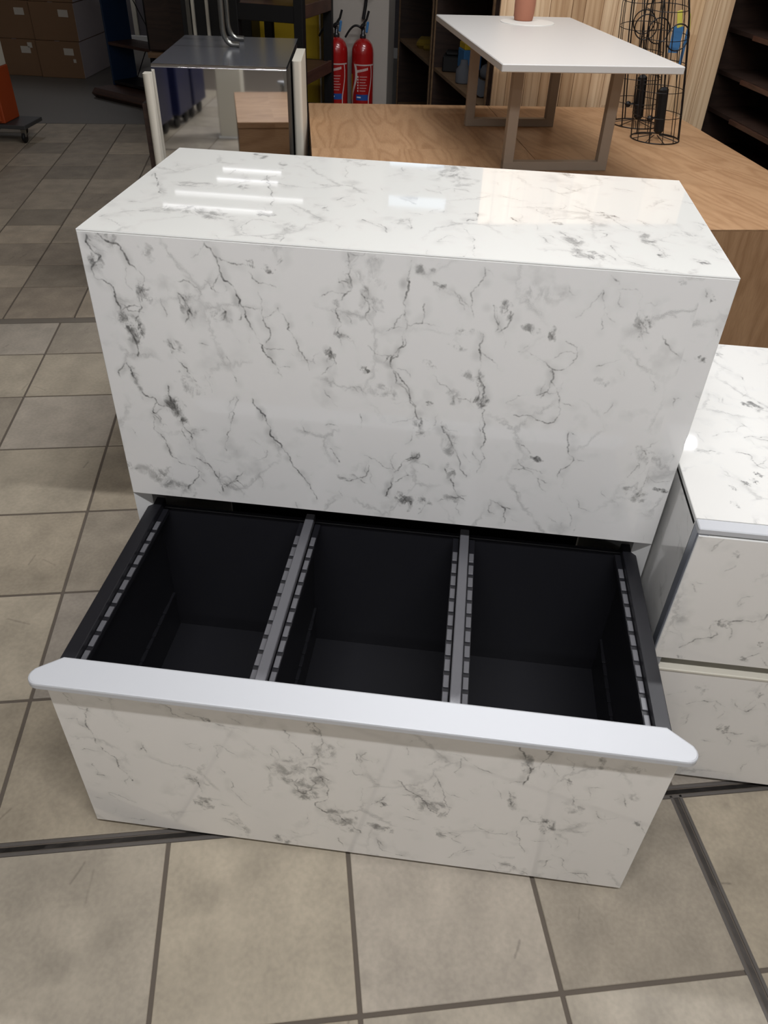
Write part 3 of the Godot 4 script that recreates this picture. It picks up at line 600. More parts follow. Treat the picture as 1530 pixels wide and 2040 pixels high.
func floor_tiles() -> void:
	var root := Node3D.new()
	root.name = "floor"
	root.set_meta("kind", "structure")
	add_child(root)
	boxed("grout_bed", Vector3(-1.4, -0.054, -2.85), Vector3(11.4, 0.1, 15.3), plain(Color(0.40, 0.365, 0.325), 0.9), root, 0.0)
	var pics := [tile_picture(31), tile_picture(47)]
	var mats := []
	for k in 6:
		var m := plain([Color(0.84, 0.84, 0.84), Color(0.80, 0.80, 0.815), Color(0.87, 0.865, 0.85), Color(0.78, 0.775, 0.77), Color(0.83, 0.82, 0.80), Color(0.86, 0.86, 0.87)][k], 0.42)
		m.albedo_texture = pics[k % 2]
		m.uv1_triplanar = true
		m.uv1_world_triplanar = true
		m.uv1_scale = Vector3.ONE * [0.9, 1.05, 0.8, 1.15, 0.95, 0.85][k]
		m.uv1_offset = Vector3(0.37 * k, 0.13 * k, 0.61 * k)
		mats.append(m)
	var old := []
	for k in 4:
		var m: StandardMaterial3D = mats[k].duplicate()
		m.albedo_color = [Color(0.80, 0.78, 0.765), Color(0.86, 0.84, 0.82), Color(0.73, 0.715, 0.70), Color(0.92, 0.895, 0.87)][k]
		m.roughness = 0.55
		old.append(m)
	var rng := RandomNumberGenerator.new()
	rng.seed = 5
	var cache := {}
	var lay := func(u0: float, u1: float, v0: float, v1: float, m: Material) -> void:
		var key := "%.3f_%.3f" % [u1 - u0, v1 - v0]
		if not cache.has(key):
			var s := Shape.new()
			s.box(Vector3(0, -0.006, 0), Vector3(u1 - u0 - 0.0095, 0.012, v1 - v0 - 0.0095), 0.0015)
			cache[key] = s.mesh()
		var o := obj("tile", cache[key], m, root)
		o.position = on_floor((u0 + u1) / 2, (v0 + v1) / 2) + Vector3(0, rng.randf_range(-0.0007, 0.0), 0)
		o.rotation = Vector3(rng.randf_range(-0.0012, 0.0012), TILE_TURN, rng.randf_range(-0.0012, 0.0012))
	var rows := [-2.37, -2.023, -1.636, -1.237, -0.831, -0.43, -0.024, 0.395, 0.805, 1.21, 1.615, 2.02, 2.425, 2.83]
	for r in rows.size() - 1:
		for k in range(-6, 5):
			var u0 := -0.1215 + 0.408 * k
			if (r < 4 and k > -1) or (r > 9 and k > 1) or (k < -5 and r > 9):
				continue
			var g0 := 0.013 if r in [0, 7] else 0.0
			var g1 := 0.013 if r == 6 else 0.0
			lay.call(u0 + (0.010 if k == 2 and r > 6 else 0.0), u0 + 0.408 - (0.010 if k == 1 and r > 6 else 0.0), rows[r] + g0, rows[r + 1] - g1, mats[rng.randi() % 6])
	var far := [-2.40, -2.805, -3.119, -3.471, -3.79, -4.11, -4.445, -4.79, -5.143, -5.49, -5.84, -6.16, -6.5]
	for r in far.size() - 1:
		for k in range(-7, 3):
			if k > 1 and r > 3:
				continue
			var u0 := -1.29 + 0.345 * k
			lay.call(u0, u0 + 0.345, far[r + 1], far[r] - (0.012 if r == 0 else 0.0), old[[0, 0, 2, 1, 3, 0, 1][rng.randi() % 7]])
	# movement joints: ribbed dark strips let into the floor
	for a: Array in [[-3.0, 1.9, 0.395, true], [-4.0, -0.3, -2.385, true], [0.404, 2.6, 0.6945, false]]:
		var s := Shape.new()
		var c: Vector3 = on_floor((a[0] + a[1]) / 2, a[2]) if a[3] else on_floor(a[2], (a[0] + a[1]) / 2)
		var l: float = a[1] - a[0]
		var q := Basis(Vector3.UP, TILE_TURN)
		var wide := 0.034 if a[2] > -1.0 else 0.05
		for e: Array in ([[0.0, 0.4, -0.004], [-0.36, 0.24, -0.0012], [0.36, 0.24, -0.0012]] if a[2] > -1.0 else [[0.0, 1.0, -0.001]]):
			var off: Vector3 = q * (Vector3(0, 0, e[0] * wide) if a[3] else Vector3(e[0] * wide, 0, 0))
			s.box(c + off + Vector3(0, e[2] - 0.004, 0), Vector3(l, 0.008, e[1] * wide) if a[3] else Vector3(e[1] * wide, 0.008, l), 0.001, q)
		obj("movement_joint", s, plain(Color(0.37, 0.35, 0.33) if a[2] > -1.0 else Color(0.47, 0.44, 0.395), 0.7), root)
	# plain dark floor of the back of the hall, and the rest of the tiled area out of view
	var dark := plain(Color(0.45, 0.435, 0.415), 0.5)
	var s2 := Shape.new()
	s2.box(on_floor(-2.6, -8.9) + Vector3(0, -0.006, 0), Vector3(16.0, 0.0115, 4.78), 0.0, Basis(Vector3.UP, TILE_TURN))
	obj("back_floor", s2, dark, root)
	var rest := Shape.new()
	rest.box(on_floor(3.6, 0.0) + Vector3(0, -0.006, 0), Vector3(3.6, 0.0115, 8.0), 0.0, Basis(Vector3.UP, TILE_TURN))
	rest.box(on_floor(-5.0, -1.0) + Vector3(0, -0.006, 0), Vector3(2.5, 0.0115, 11.0), 0.0, Basis(Vector3.UP, TILE_TURN))
	var o := obj("tile_field", rest, mats[0], root)
	o.set_meta("kind", "stuff")

# ---------------------------------------------------------------- the sideboard with the open drawer
const TOP_Y := 1.2112
const DEEP := 0.594
const GAP_Y := 0.5956
const OUT := 0.497

func marble_sheet(called: String, w: float, y0: float, y1: float, z: float, mat: Material, parent: Node, x0 := 0.0) -> MeshInstance3D:
	# an upright panel 18 mm thick whose ends are mitred back; the printed face in front, its pale body behind
	var s := Shape.new()
	var a := x0 - w / 2; var b := x0 + w / 2
	var k := 0.0015
	s.picture(Vector3(a + k, y1 - k, z), Vector3(b - k, y1 - k, z), Vector3(b - k, y0 + k, z), Vector3(a + k, y0 + k, z), Vector3(0, 0, 1))
	var o := obj(called, s, mat, parent)
	var e := Shape.new()
	for g: Array in [[Vector3(a + k, y1 - k, z), Vector3(b - k, y1 - k, z), Vector3(b, y1, z - k), Vector3(a, y1, z - k), Vector3(0, 1, 1)], [Vector3(a + k, y0 + k, z), Vector3(b - k, y0 + k, z), Vector3(b, y0, z - k), Vector3(a, y0, z - k), Vector3(0, -1, 1)],
			[Vector3(a + k, y0 + k, z), Vector3(a + k, y1 - k, z), Vector3(a, y1, z - k), Vector3(a, y0, z - k), Vector3(-1, 0, 1)], [Vector3(b - k, y0 + k, z), Vector3(b - k, y1 - k, z), Vector3(b, y1, z - k), Vector3(b, y0, z - k), Vector3(1, 0, 1)]]:
		e.face([g[0], g[1], g[2], g[3]], (g[4] as Vector3).normalized())
	var zb := z - 0.016
	var i := 0.011
	e.face([Vector3(a, y1, z - k), Vector3(b, y1, z - k), Vector3(b - i, y1, zb), Vector3(a + i, y1, zb)], Vector3.UP)
	e.face([Vector3(a, y0, z - k), Vector3(b, y0, z - k), Vector3(b - i, y0, zb), Vector3(a + i, y0, zb)], Vector3.DOWN)
	e.face([Vector3(a, y0, z - k), Vector3(a, y1, z - k), Vector3(a + i, y1, zb), Vector3(a + i, y0, zb)], Vector3(-0.8, 0, -0.6))
	e.face([Vector3(b, y0, z - k), Vector3(b, y1, z - k), Vector3(b - i, y1, zb), Vector3(b - i, y0, zb)], Vector3(0.8, 0, -0.6))
	e.face([Vector3(a + i, y0, zb), Vector3(b - i, y0, zb), Vector3(b - i, y1, zb), Vector3(a + i, y1, zb)], Vector3(0, 0, -1))
	obj("edge_band", e, M.edge, parent if parent.name == "drawer" else o)
	return o

func handle_shape(w: float, z0: float, z1: float, y: float) -> Shape:
	# a flat bar with the back corners cut off at 45 degrees and the front corners rounded
	var poly := PackedVector2Array()
	var h := w / 2
	poly.append(Vector2(-h + 0.047, z0))
	poly.append(Vector2(h - 0.047, z0))
	poly.append(Vector2(h - 0.005, z0 + 0.034))
	for k in 7:
		var a := deg_to_rad(-15 + 105.0 * k / 6)
		poly.append(Vector2(h - 0.022 + 0.022 * cos(a), z1 - 0.022 + 0.022 * sin(a)))
	for k in 7:
		var a := deg_to_rad(90 + 105.0 * k / 6)
		poly.append(Vector2(-h + 0.022 + 0.022 * cos(a), z1 - 0.022 + 0.022 * sin(a)))
	poly.append(Vector2(-h + 0.005, z0 + 0.034))
	var s := Shape.new()
	# rounded rim: a few inset layers at the top edge
	var steps := [[0.0, y - 0.014], [0.0, y - 0.004], [0.0012, y - 0.0012], [0.004, y]]
	var loops := []
	for e: Array in steps:
		var inner: PackedVector2Array = poly
		if e[0] > 0.0:
			inner = Geometry2D.offset_polygon(poly, -e[0], Geometry2D.JOIN_MITER)[0]
		loops.append([inner, e[1]])
	s.prism(poly, y - 0.014, y - 0.004, true)
	for k in range(1, 3):
		var a: PackedVector2Array = loops[k][0]; var b: PackedVector2Array = loops[k + 1][0]
		if a.size() != b.size():
			continue
		var m := a.size()
		# start both loops at their nearest points
		var off := 0; var best := 1e9
		for j in m:
			var d := (a[0] - b[j]).length()
			if d < best: best = d; off = j
		for j in m:
			var p := a[j]; var q := a[(j + 1) % m]; var p2 := b[(j + off) % m]; var q2 := b[(j + 1 + off) % m]
			var e := q - p
			var side := Vector3(-e.y, 0, e.x).normalized()
			if side.dot(Vector3(p.x, 0, p.y - (z0 + z1) / 2)) < 0: side = -side
			var nn := (side * (0.5 if k == 2 else 1.0) + Vector3(0, 1.0 if k == 2 else 0.5, 0)).normalized()
			s.face([Vector3(p.x, loops[k][1], p.y), Vector3(q.x, loops[k][1], q.y), Vector3(q2.x, loops[k + 1][1], q2.y), Vector3(p2.x, loops[k + 1][1], p2.y)], nn)
	var top: PackedVector2Array = loops[3][0]
	var idx := Geometry2D.triangulate_polygon(top)
	for k in range(0, idx.size(), 3):
		s.face([Vector3(top[idx[k]].x, y, top[idx[k]].y), Vector3(top[idx[k + 1]].x, y, top[idx[k + 1]].y), Vector3(top[idx[k + 2]].x, y, top[idx[k + 2]].y)], Vector3.UP)
	return s

func sideboard() -> void:
	var t := thing("sideboard", "tall white marble-look sideboard with its lower drawer pulled out", "sideboard")
	# side panels, mitred towards the front so that the drawer handle closes into the mitre
	for sg: float in [-1.0, 1.0]:
		var s := Shape.new()
		s.prism(PackedVector2Array([Vector2(sg * 0.6, -0.0175), Vector2(sg * 0.6, -DEEP), Vector2(sg * 0.572, -DEEP), Vector2(sg * 0.572, -0.047)]), 0.02, TOP_Y - 0.0034)
		# below the upper front the panel's mitre reaches forward to the front plane
		s.prism(PackedVector2Array([Vector2(sg * 0.6, -0.003), Vector2(sg * 0.6, -0.0175), Vector2(sg * 0.572, -0.047), Vector2(sg * 0.571, -0.034)]), 0.02, GAP_Y - 0.002)
		obj("side_panel", s, M.white, t)
	boxed("back_panel", Vector3(0, 0.6, -DEEP + 0.006), Vector3(1.14, 1.14, 0.012), M.anthracite, t, 0.0)
	boxed("added_partition", Vector3(0, GAP_Y + 0.006, -0.31), Vector3(1.143, 0.012, 0.53), M.anthracite, t, 0.0)  # unseen board, added to keep the drawer cavity dark
	boxed("plinth", Vector3(0, 0.03, -0.30), Vector3(1.143, 0.03, 0.52), M.black, t, 0.001)
	# top
	var top := Shape.new()
	var k := 0.002
	top.picture(Vector3(-0.6 + k, TOP_Y, -DEEP + k), Vector3(0.6 - k, TOP_Y, -DEEP + k), Vector3(0.6 - k, TOP_Y, -k), Vector3(-0.6 + k, TOP_Y, -k), Vector3.UP)
	var to := obj("top_panel", top, M.top, t)
	var rim := Shape.new()
	rim.box(Vector3(0, TOP_Y - 0.0017, -DEEP / 2 - 0.0004), Vector3(1.2, 0.003, DEEP - 0.0008), 0.0008)
	obj("edge_band", rim, M.edge, to)
	marble_sheet("front_panel", 1.2, GAP_Y, TOP_Y - 0.0032, -0.0005, M.front, t)
	# drawer
	var dr := Node3D.new()
	dr.name = "drawer"
	t.add_child(dr)
	marble_sheet("drawer_front", 1.2, 0.015, 0.53, OUT, M.drawer, dr)
	obj("handle", handle_shape(1.238, 0.455, 0.526, 0.5455), M.silver, dr)
	boxed("floor_panel", Vector3(0, 0.095, 0.21), Vector3(1.14, 0.012, 0.53), M.anthracite, dr, 0.0)
	for sg: float in [-1.0, 1.0]:
		boxed("side_wall", Vector3(sg * 0.575, 0.305, 0.21), Vector3(0.012, 0.43, 0.535), M.anthracite, dr, 0.001)
		boxed("rail", Vector3(sg * 0.567, 0.529, 0.205), Vector3(0.03, 0.02, 0.535), M.anthracite, dr, 0.0015)
	boxed("back_wall", Vector3(0, 0.31, -0.055), Vector3(1.14, 0.42, 0.012), M.anthracite, dr, 0.001)
	boxed("inner_front", Vector3(0, 0.31, 0.474), Vector3(1.14, 0.42, 0.012), M.anthracite, dr, 0.001)
	var tabs := Shape.new()
	tabs.box(Vector3(0, 0, 0), Vector3(0.011, 0.003, 0.029), 0.0008)
	var tab := tabs.mesh()
	for x: float in [-0.187, 0.185]:
		boxed("divider_wall", Vector3(x, 0.30, 0.21), Vector3(0.006, 0.40, 0.525), M.anthracite, dr, 0.001)
		boxed("divider_rail", Vector3(x, 0.531, 0.205), Vector3(0.021, 0.018, 0.52), M.tab, dr, 0.0015)
	for e: Array in [[-0.545, 1], [-0.206, 1], [-0.168, 1], [0.166, 1], [0.204, 1], [0.545, 1], [-0.566, 0], [-0.181, 0], [0.179, 0], [0.566, 0]]:
		var low: bool = e[1] == 0
		# the dark strip that carries the tabs, and the tabs themselves
		boxed("slot_strip", Vector3(e[0], 0.515 if not low else 0.225, 0.21), Vector3(0.013 if not low else 0.006, 0.012, 0.5), M.anthracite, dr, 0.0)
		for j in 11:
			var b := obj("tab", tab, M.tab if not low else M.anthracite, dr)
			b.position = Vector3(e[0], 0.5225 if not low else 0.233, 0.026 + 0.0405 * j)

# ---------------------------------------------------------------- the lower marble cabinet beside it
func neighbour() -> void:
	var t := thing("marble_cabinet", "low white marble-look cabinet with a silver top edge beside the tall sideboard", "cabinet", Vector3(0.61, 0, 0.187))
	# origin: floor under the front left corner; x to the right, z to the front
	var w := 1.2; var d := 0.807; var h := 0.80
	boxed("body", Vector3(w / 2, 0.405, -d / 2 - 0.02), Vector3(w - 0.012, 0.76, d - 0.06), M.anthracite, t, 0.0)
	var side := Shape.new()
	side.picture(Vector3(0.0, h - 0.01, -d + 0.01), Vector3(0.0, h - 0.01, -0.03), Vector3(0.0, 0.02, -0.03), Vector3(0.0, 0.02, -d + 0.01), Vector3(-1, 0, 0))
	side.box(Vector3(0.003, 0.41, -d / 2 - 0.01), Vector3(0.005, 0.76, d - 0.05))
	obj("side_panel", side, M.side_stone, t)
	boxed("corner_post", Vector3(0.012, 0.405, -0.016), Vector3(0.024, 0.77, 0.028), M.shaded_frame_metal, t, 0.002)  # same aluminium as the top rail, with its shade painted in
	boxed("top_rail", Vector3(w / 2, h - 0.007, -0.016), Vector3(w, 0.014, 0.031), M.silver, t, 0.002)
	var top := Shape.new()
	top.picture(Vector3(0.001, h, -d), Vector3(w, h, -d), Vector3(w, h, -0.032), Vector3(0.001, h, -0.032), Vector3.UP)
	var to := obj("top_panel", top, M.ntop, t)
	var rim := Shape.new()
	rim.box(Vector3(w / 2, h - 0.0095, -d / 2 - 0.016), Vector3(w, 0.0186, d - 0.033), 0.001)
	obj("edge_band", rim, M.edge, to)
	marble_sheet("upper_front", w - 0.006, 0.435, h - 0.017, 0.0, M.nupper, t, w / 2)
	marble_sheet("lower_front", w - 0.006, 0.015, 0.404, 0.0, M.nlower, t, w / 2)
	boxed("handle", Vector3(w / 2 + 0.008, 0.401, -0.022), Vector3(w - 0.03, 0.008, 0.05), M.cream, t, 0.002)
	boxed("handle_recess", Vector3(w / 2 + 0.012, 0.42, -0.045), Vector3(w - 0.04, 0.03, 0.006), M.cream, t, 0.0)
	boxed("plinth", Vector3(w / 2, 0.012, -d / 2 - 0.02), Vector3(w - 0.04, 0.024, d - 0.08), M.black, t, 0.001)

# ---------------------------------------------------------------- oak block, coffee table and what stands on them
const OAK := Vector3(-0.9, 0, -3.5)
const OAK_TURN := 0.2094
const OAK_H := 0.75
func on_oak(u: float, v: float, y := OAK_H) -> Vector3:
	return OAK + Vector3(0.9781 * u + 0.2079 * v, y, -0.2079 * u + 0.9781 * v)

func oak_block() -> void:
	var t := thing("oak_display_block", "large oak veneered display block standing behind the marble sideboards", "display block", OAK, OAK_TURN)
	# local x along the far edge, z towards the sideboards
	var w := 2.17; var d := 2.133; var h := OAK_H
	var halves := [[0.03, 1.0835, 0.0], [1.0855, w, 0.4]]
	for e: Array in halves:
		var s := Shape.new()
		s.box(Vector3((e[0] + e[1]) / 2, h - 0.003, d / 2), Vector3(e[1] - e[0], 0.006, d), 0.001)
		if e[2] > 0.0:
			for k in s.t.size():
				s.t[k] = Vector2(s.t[k].x * 0.3 + s.t[k].y * 0.95 + 0.37, s.t[k].y * 0.3 - s.t[k].x * 0.95)
		else:
			for k in s.t.size():
				s.t[k] = Vector2(s.t[k].y + 0.1, s.t[k].x * 1.1 + 0.2)
		obj("top_board", s, M.oak, t)
	for e: Array in [[Vector3(w / 2 + 0.015, (h - 0.0065) / 2, d - 0.0102), Vector3(w - 0.03, h - 0.0065, 0.02)], [Vector3(w / 2 + 0.015, (h - 0.0065) / 2, 0.012), Vector3(w - 0.03, h - 0.0065, 0.02)],
			[Vector3(0.042, (h - 0.0065) / 2, d / 2), Vector3(0.02, h - 0.0065, d - 0.05)], [Vector3(w - 0.012, (h - 0.0065) / 2, d / 2), Vector3(0.02, h - 0.0065, d - 0.05)]]:
		var s := Shape.new()
		s.box(e[0], e[1], 0.001)
		for k in s.t.size():
			s.t[k] = Vector2(s.t[k].y, s.t[k].x)
		obj("side_board", s, M.oak, t)

func coffee_table() -> void:
	var at := Vector3(0.371, OAK_H, -2.813)
	var t := thing("coffee_table", "white coffee table on greige sled legs standing on the oak block", "table", at, 0.237)
	var w := 0.734; var l := 1.48; var h := 0.47
	boxed("tabletop", Vector3(0, h - 0.014, 0), Vector3(w, 0.028, l), M.table_white, t, 0.003)
	for v: float in [-0.44, 0.40]:
		for u: float in [-0.205, 0.235]:
			boxed("leg", Vector3(u, (h - 0.028) / 2 + 0.0125, v), Vector3(0.046, h - 0.053, 0.04), M.greige, t, 0.002)
		boxed("foot_bar", Vector3(0.015, 0.019, v), Vector3(0.486, 0.038, 0.041), M.greige, t, 0.002)
		boxed("top_bar", Vector3(0.015, h - 0.036, v), Vector3(0.486, 0.015, 0.041), M.greige, t, 0.002)
	var top_y := OAK_H + h
	var m := Shape.new()
	m.lathe([Vector2(0.0, 0.004), Vector2(0.135, 0.004), Vector2(0.137, 0.002), Vector2(0.137, 0.0)], 48)
	var mat := obj("place_mat", m, plain(Color(0.84, 0.83, 0.80), 0.5))
	mat.position = Vector3(0.315, top_y, -3.30)
	tag(mat, "round off-white mat under the terracotta pot on the white table", "place mat")
	var p := Shape.new()
	p.lathe([Vector2(0.0, 0.0), Vector2(0.044, 0.0), Vector2(0.047, 0.004), Vector2(0.051, 0.03), Vector2(0.053, 0.07), Vector2(0.052, 0.112), Vector2(0.049, 0.116), Vector2(0.046, 0.112), Vector2(0.046, 0.02), Vector2(0.0, 0.02)], 40)
	var pot := obj("flower_pot", p, M.terracotta)
	pot.position = Vector3(0.295, top_y + 0.004, -3.345)
	tag(pot, "small terracotta pot on a round mat on the white coffee table", "pot")

func ring(c: Vector3, r: float, q := Basis(), seg := 32) -> Array:
	var out := []
	for k in seg:
		var a := TAU * k / seg
		out.append(c + q * Vector3(r * cos(a), 0, r * sin(a)))
	return out

func wire_lamps() -> void:
	for e: Array in [[1.045, -3.15, "black wire cage lamp with a blue and yellow tag inside on the oak block", true, 0.25], [0.985, -3.47, "black wire cage lamp close to the wooden slat screen on the oak block", false, -0.1]]:
		var t := thing("wire_lamp", e[2], "lamp", Vector3(e[0], OAK_H, e[1]), e[4], "wire cage lamps on the oak block")
		var rad := func(y: float) -> float: return 0.125 + 0.006 * sin(y * 5.0) - 0.035 * y - 0.05 * pow(maxf(0.0, (y - 0.5) / 0.3), 2.0)
		var lean := 0.15
		for k in 12:
			var path := []
			for j in 13:
				var y := 0.82 * j / 12.0
				var a := TAU * k / 12.0 + 0.1
				var r: float = rad.call(y)
				path.append(Vector3(r * cos(a) - lean * y, maxf(y, 0.003), r * sin(a)))
			var s := Shape.new()
			s.tube(path, 0.0021 if k % 4 else 0.0036, 6)
			obj("upright_wire", s, M.wire, t)
		for j in 8:
			var y := 0.003 + 0.115 * j
			var s := Shape.new()
			var q := Basis(Vector3(1, 0, 0.4).normalized(), 0.10 if j > 3 else 0.0)
			s.tube(ring(Vector3(-lean * y, y, 0), rad.call(y) - 0.001, q), 0.0032 if j == 0 else 0.0018, 6, true)
			obj("hoop", s, M.wire, t)
		for k in 8:
			var a := TAU * k / 8.0
			var s := Shape.new()
			s.tube([Vector3(0.02 * cos(a), 0.022, 0.02 * sin(a)), Vector3(0.125 * cos(a), 0.003, 0.125 * sin(a))], 0.0022, 5)
			obj("spoke", s, M.wire, t)
		# the two round eyes of the cage, front and back
		for z: float in [0.112, -0.112]:
			var s := Shape.new()
			s.tube(ring(Vector3(0.015 - lean * 0.47, 0.47, z), 0.055, Basis(Vector3.RIGHT, PI / 2)), 0.003, 6, true)
			s.tube([Vector3(0.02 - lean * 0.415, 0.415, z), Vector3(0.035 - lean * 0.26, 0.26, z * 1.02)], 0.0025, 5)
			obj("round_loop", s, M.wire, t)
		var b := Shape.new()
		var q2 := Basis(Vector3(-0.3, 0, 1).normalized(), 0.12)
		b.box(Vector3(0.0, 0.135, 0.0), Vector3(0.048, 0.215, 0.04), 0.012, q2)
		obj("lamp_socket", b, M.black, t)
		var kn := Shape.new()
		kn.lathe([Vector2(0, -0.016), Vector2(0.012, -0.012), Vector2(0.017, 0), Vector2(0.012, 0.012), Vector2(0, 0.016)], 12, Vector3(-0.06, 0.1, 0.02))
		kn.tube([Vector3(-0.06, 0.1, 0.02), Vector3(0, 0.11, 0)], 0.004, 6)
		obj("switch_knob", kn, M.black, t)
		var st := Shape.new()
		st.tube([Vector3(-0.01, 0.24, 0), Vector3(0.004 - lean * 0.55, 0.55, 0), Vector3(-lean * 0.8, 0.8, 0)], 0.004, 6)
		obj("flex", st, M.wire, t)
		if e[3]:
			for f: Array in [[Vector3(-0.02, 0.45, 0.02), 0.05, 0.11], [Vector3(0.055, 0.40, -0.03), 0.012, 0.18]]:
				var g := Shape.new()
				var c: Vector3 = f[0]
				g.prism(PackedVector2Array([Vector2(c.x - f[1] / 2, c.z), Vector2(c.x + f[1] / 2, c.z + 0.004), Vector2(c.x + f[1] / 2, c.z + 0.007), Vector2(c.x - f[1] / 2, c.z + 0.003)]), c.y - f[2] / 2, c.y + f[2] / 2)
				var o := obj("paper_tag", g, M.tag_blue, t)
				o.set_meta("label", "blue paper tag with a yellow edge")
				boxed("tag_strap", c + Vector3(-f[1] * 0.1, f[2] / 2 + 0.03, 0.004), Vector3(f[1] * 0.5, 0.07, 0.004), M.tag_yellow, o, 0.001, Basis(Vector3.BACK, 0.25))

func slat_screen() -> void:
	var at := on_oak(1.125, -0.12, 0.0)
	var t := thing("slat_screen", "tall screen of pale ash boards standing behind the oak block", "screen", at, OAK_TURN)
	var rng := RandomNumberGenerator.new()
	rng.seed = 12
	var x := 0.0
	var k := 0
	while x < 1.36:
		var w := [0.083, 0.112, 0.094, 0.128, 0.075, 0.105][k % 6] as float
		w = minf(w, 1.372 - x)
		var s := Shape.new()
		var off := rng.randf()
		s.box(Vector3(x + w / 2, 1.2, rng.randf_range(-0.0015, 0.0015)), Vector3(w - 0.0025, 2.4, 0.022), 0.0015)
		for j in s.t.size():
			s.t[j] = Vector2(s.t[j].y * 0.5 + off, s.t[j].x + off * 3.0)
		obj("board", s, M.ash[[0, 2, 1, 0, 3, 2, 0, 1][rng.randi() % 8]], t)
		x += w
		k += 1
	for y: float in [0.3, 1.2, 2.1]:
		boxed("batten", Vector3(0.686, y, -0.03), Vector3(1.34, 0.08, 0.03), M.ash[1], t, 0.002)

func right_bookcase() -> void:
	# runs towards the camera along the right of the oak block, open side facing the block
	var at := on_oak(2.62, -0.42, 0.0)
	var t := thing("dark_bookcase", "dark walnut bookcase with many shelves at the right of the oak block", "bookcase", at, OAK_TURN)
	var l := 2.1; var d := 0.36; var h := 2.0
	boxed("back_panel", Vector3(d, h / 2, l / 2), Vector3(0.015, h, l), M.walnut, t, 0.001)
	for z: float in [0.01, l - 0.01]:
		boxed("side_panel", Vector3(d / 2, h / 2, z), Vector3(d, h, 0.02), M.walnut, t, 0.001)
	boxed("upright", Vector3(d / 2 + 0.03, h / 2, 1.25), Vector3(d - 0.07, h - 0.02, 0.02), M.walnut, t, 0.001)
	for y: float in [0.04, 0.25, 0.47, 0.69, 0.905, 1.132, 1.36, 1.6, 1.98]:
		var s := boxed("shelf", Vector3(d / 2 + 0.012, y - 0.0125, l / 2), Vector3(d - 0.03, 0.025, l - 0.045), M.walnut, t, 0.001)
		boxed("lit_shelf_edge", Vector3(0.004, y - 0.0125, l / 2 + 0.18), Vector3(0.012, 0.025, l - 0.42), M.walnut_light, s, 0.001)  # lighter tint puts the light on the front edge into the colour
	var b := thing("storage_box", "brown box lying on an upper shelf of the dark bookcase", "box", on_oak(2.72, 0.25, 1.134), OAK_TURN)
	boxed("body", Vector3(0.12, 0.08, 0), Vector3(0.24, 0.16, 0.3), M.cardboard, b, 0.003)
	boxed("lid", Vector3(0.12, 0.172, 0), Vector3(0.25, 0.025, 0.31), M.cardboard, b, 0.003)
	var b2 := thing("storage_box", "low orange-brown box on the middle shelf of the dark bookcase", "box", on_oak(2.72, 0.35, 0.907), OAK_TURN)
	boxed("body", Vector3(0.12, 0.06, 0), Vector3(0.24, 0.12, 0.26), M.cardboard, b2, 0.003)
	boxed("lid", Vector3(0.12, 0.13, 0), Vector3(0.25, 0.02, 0.27), M.cardboard, b2, 0.003)

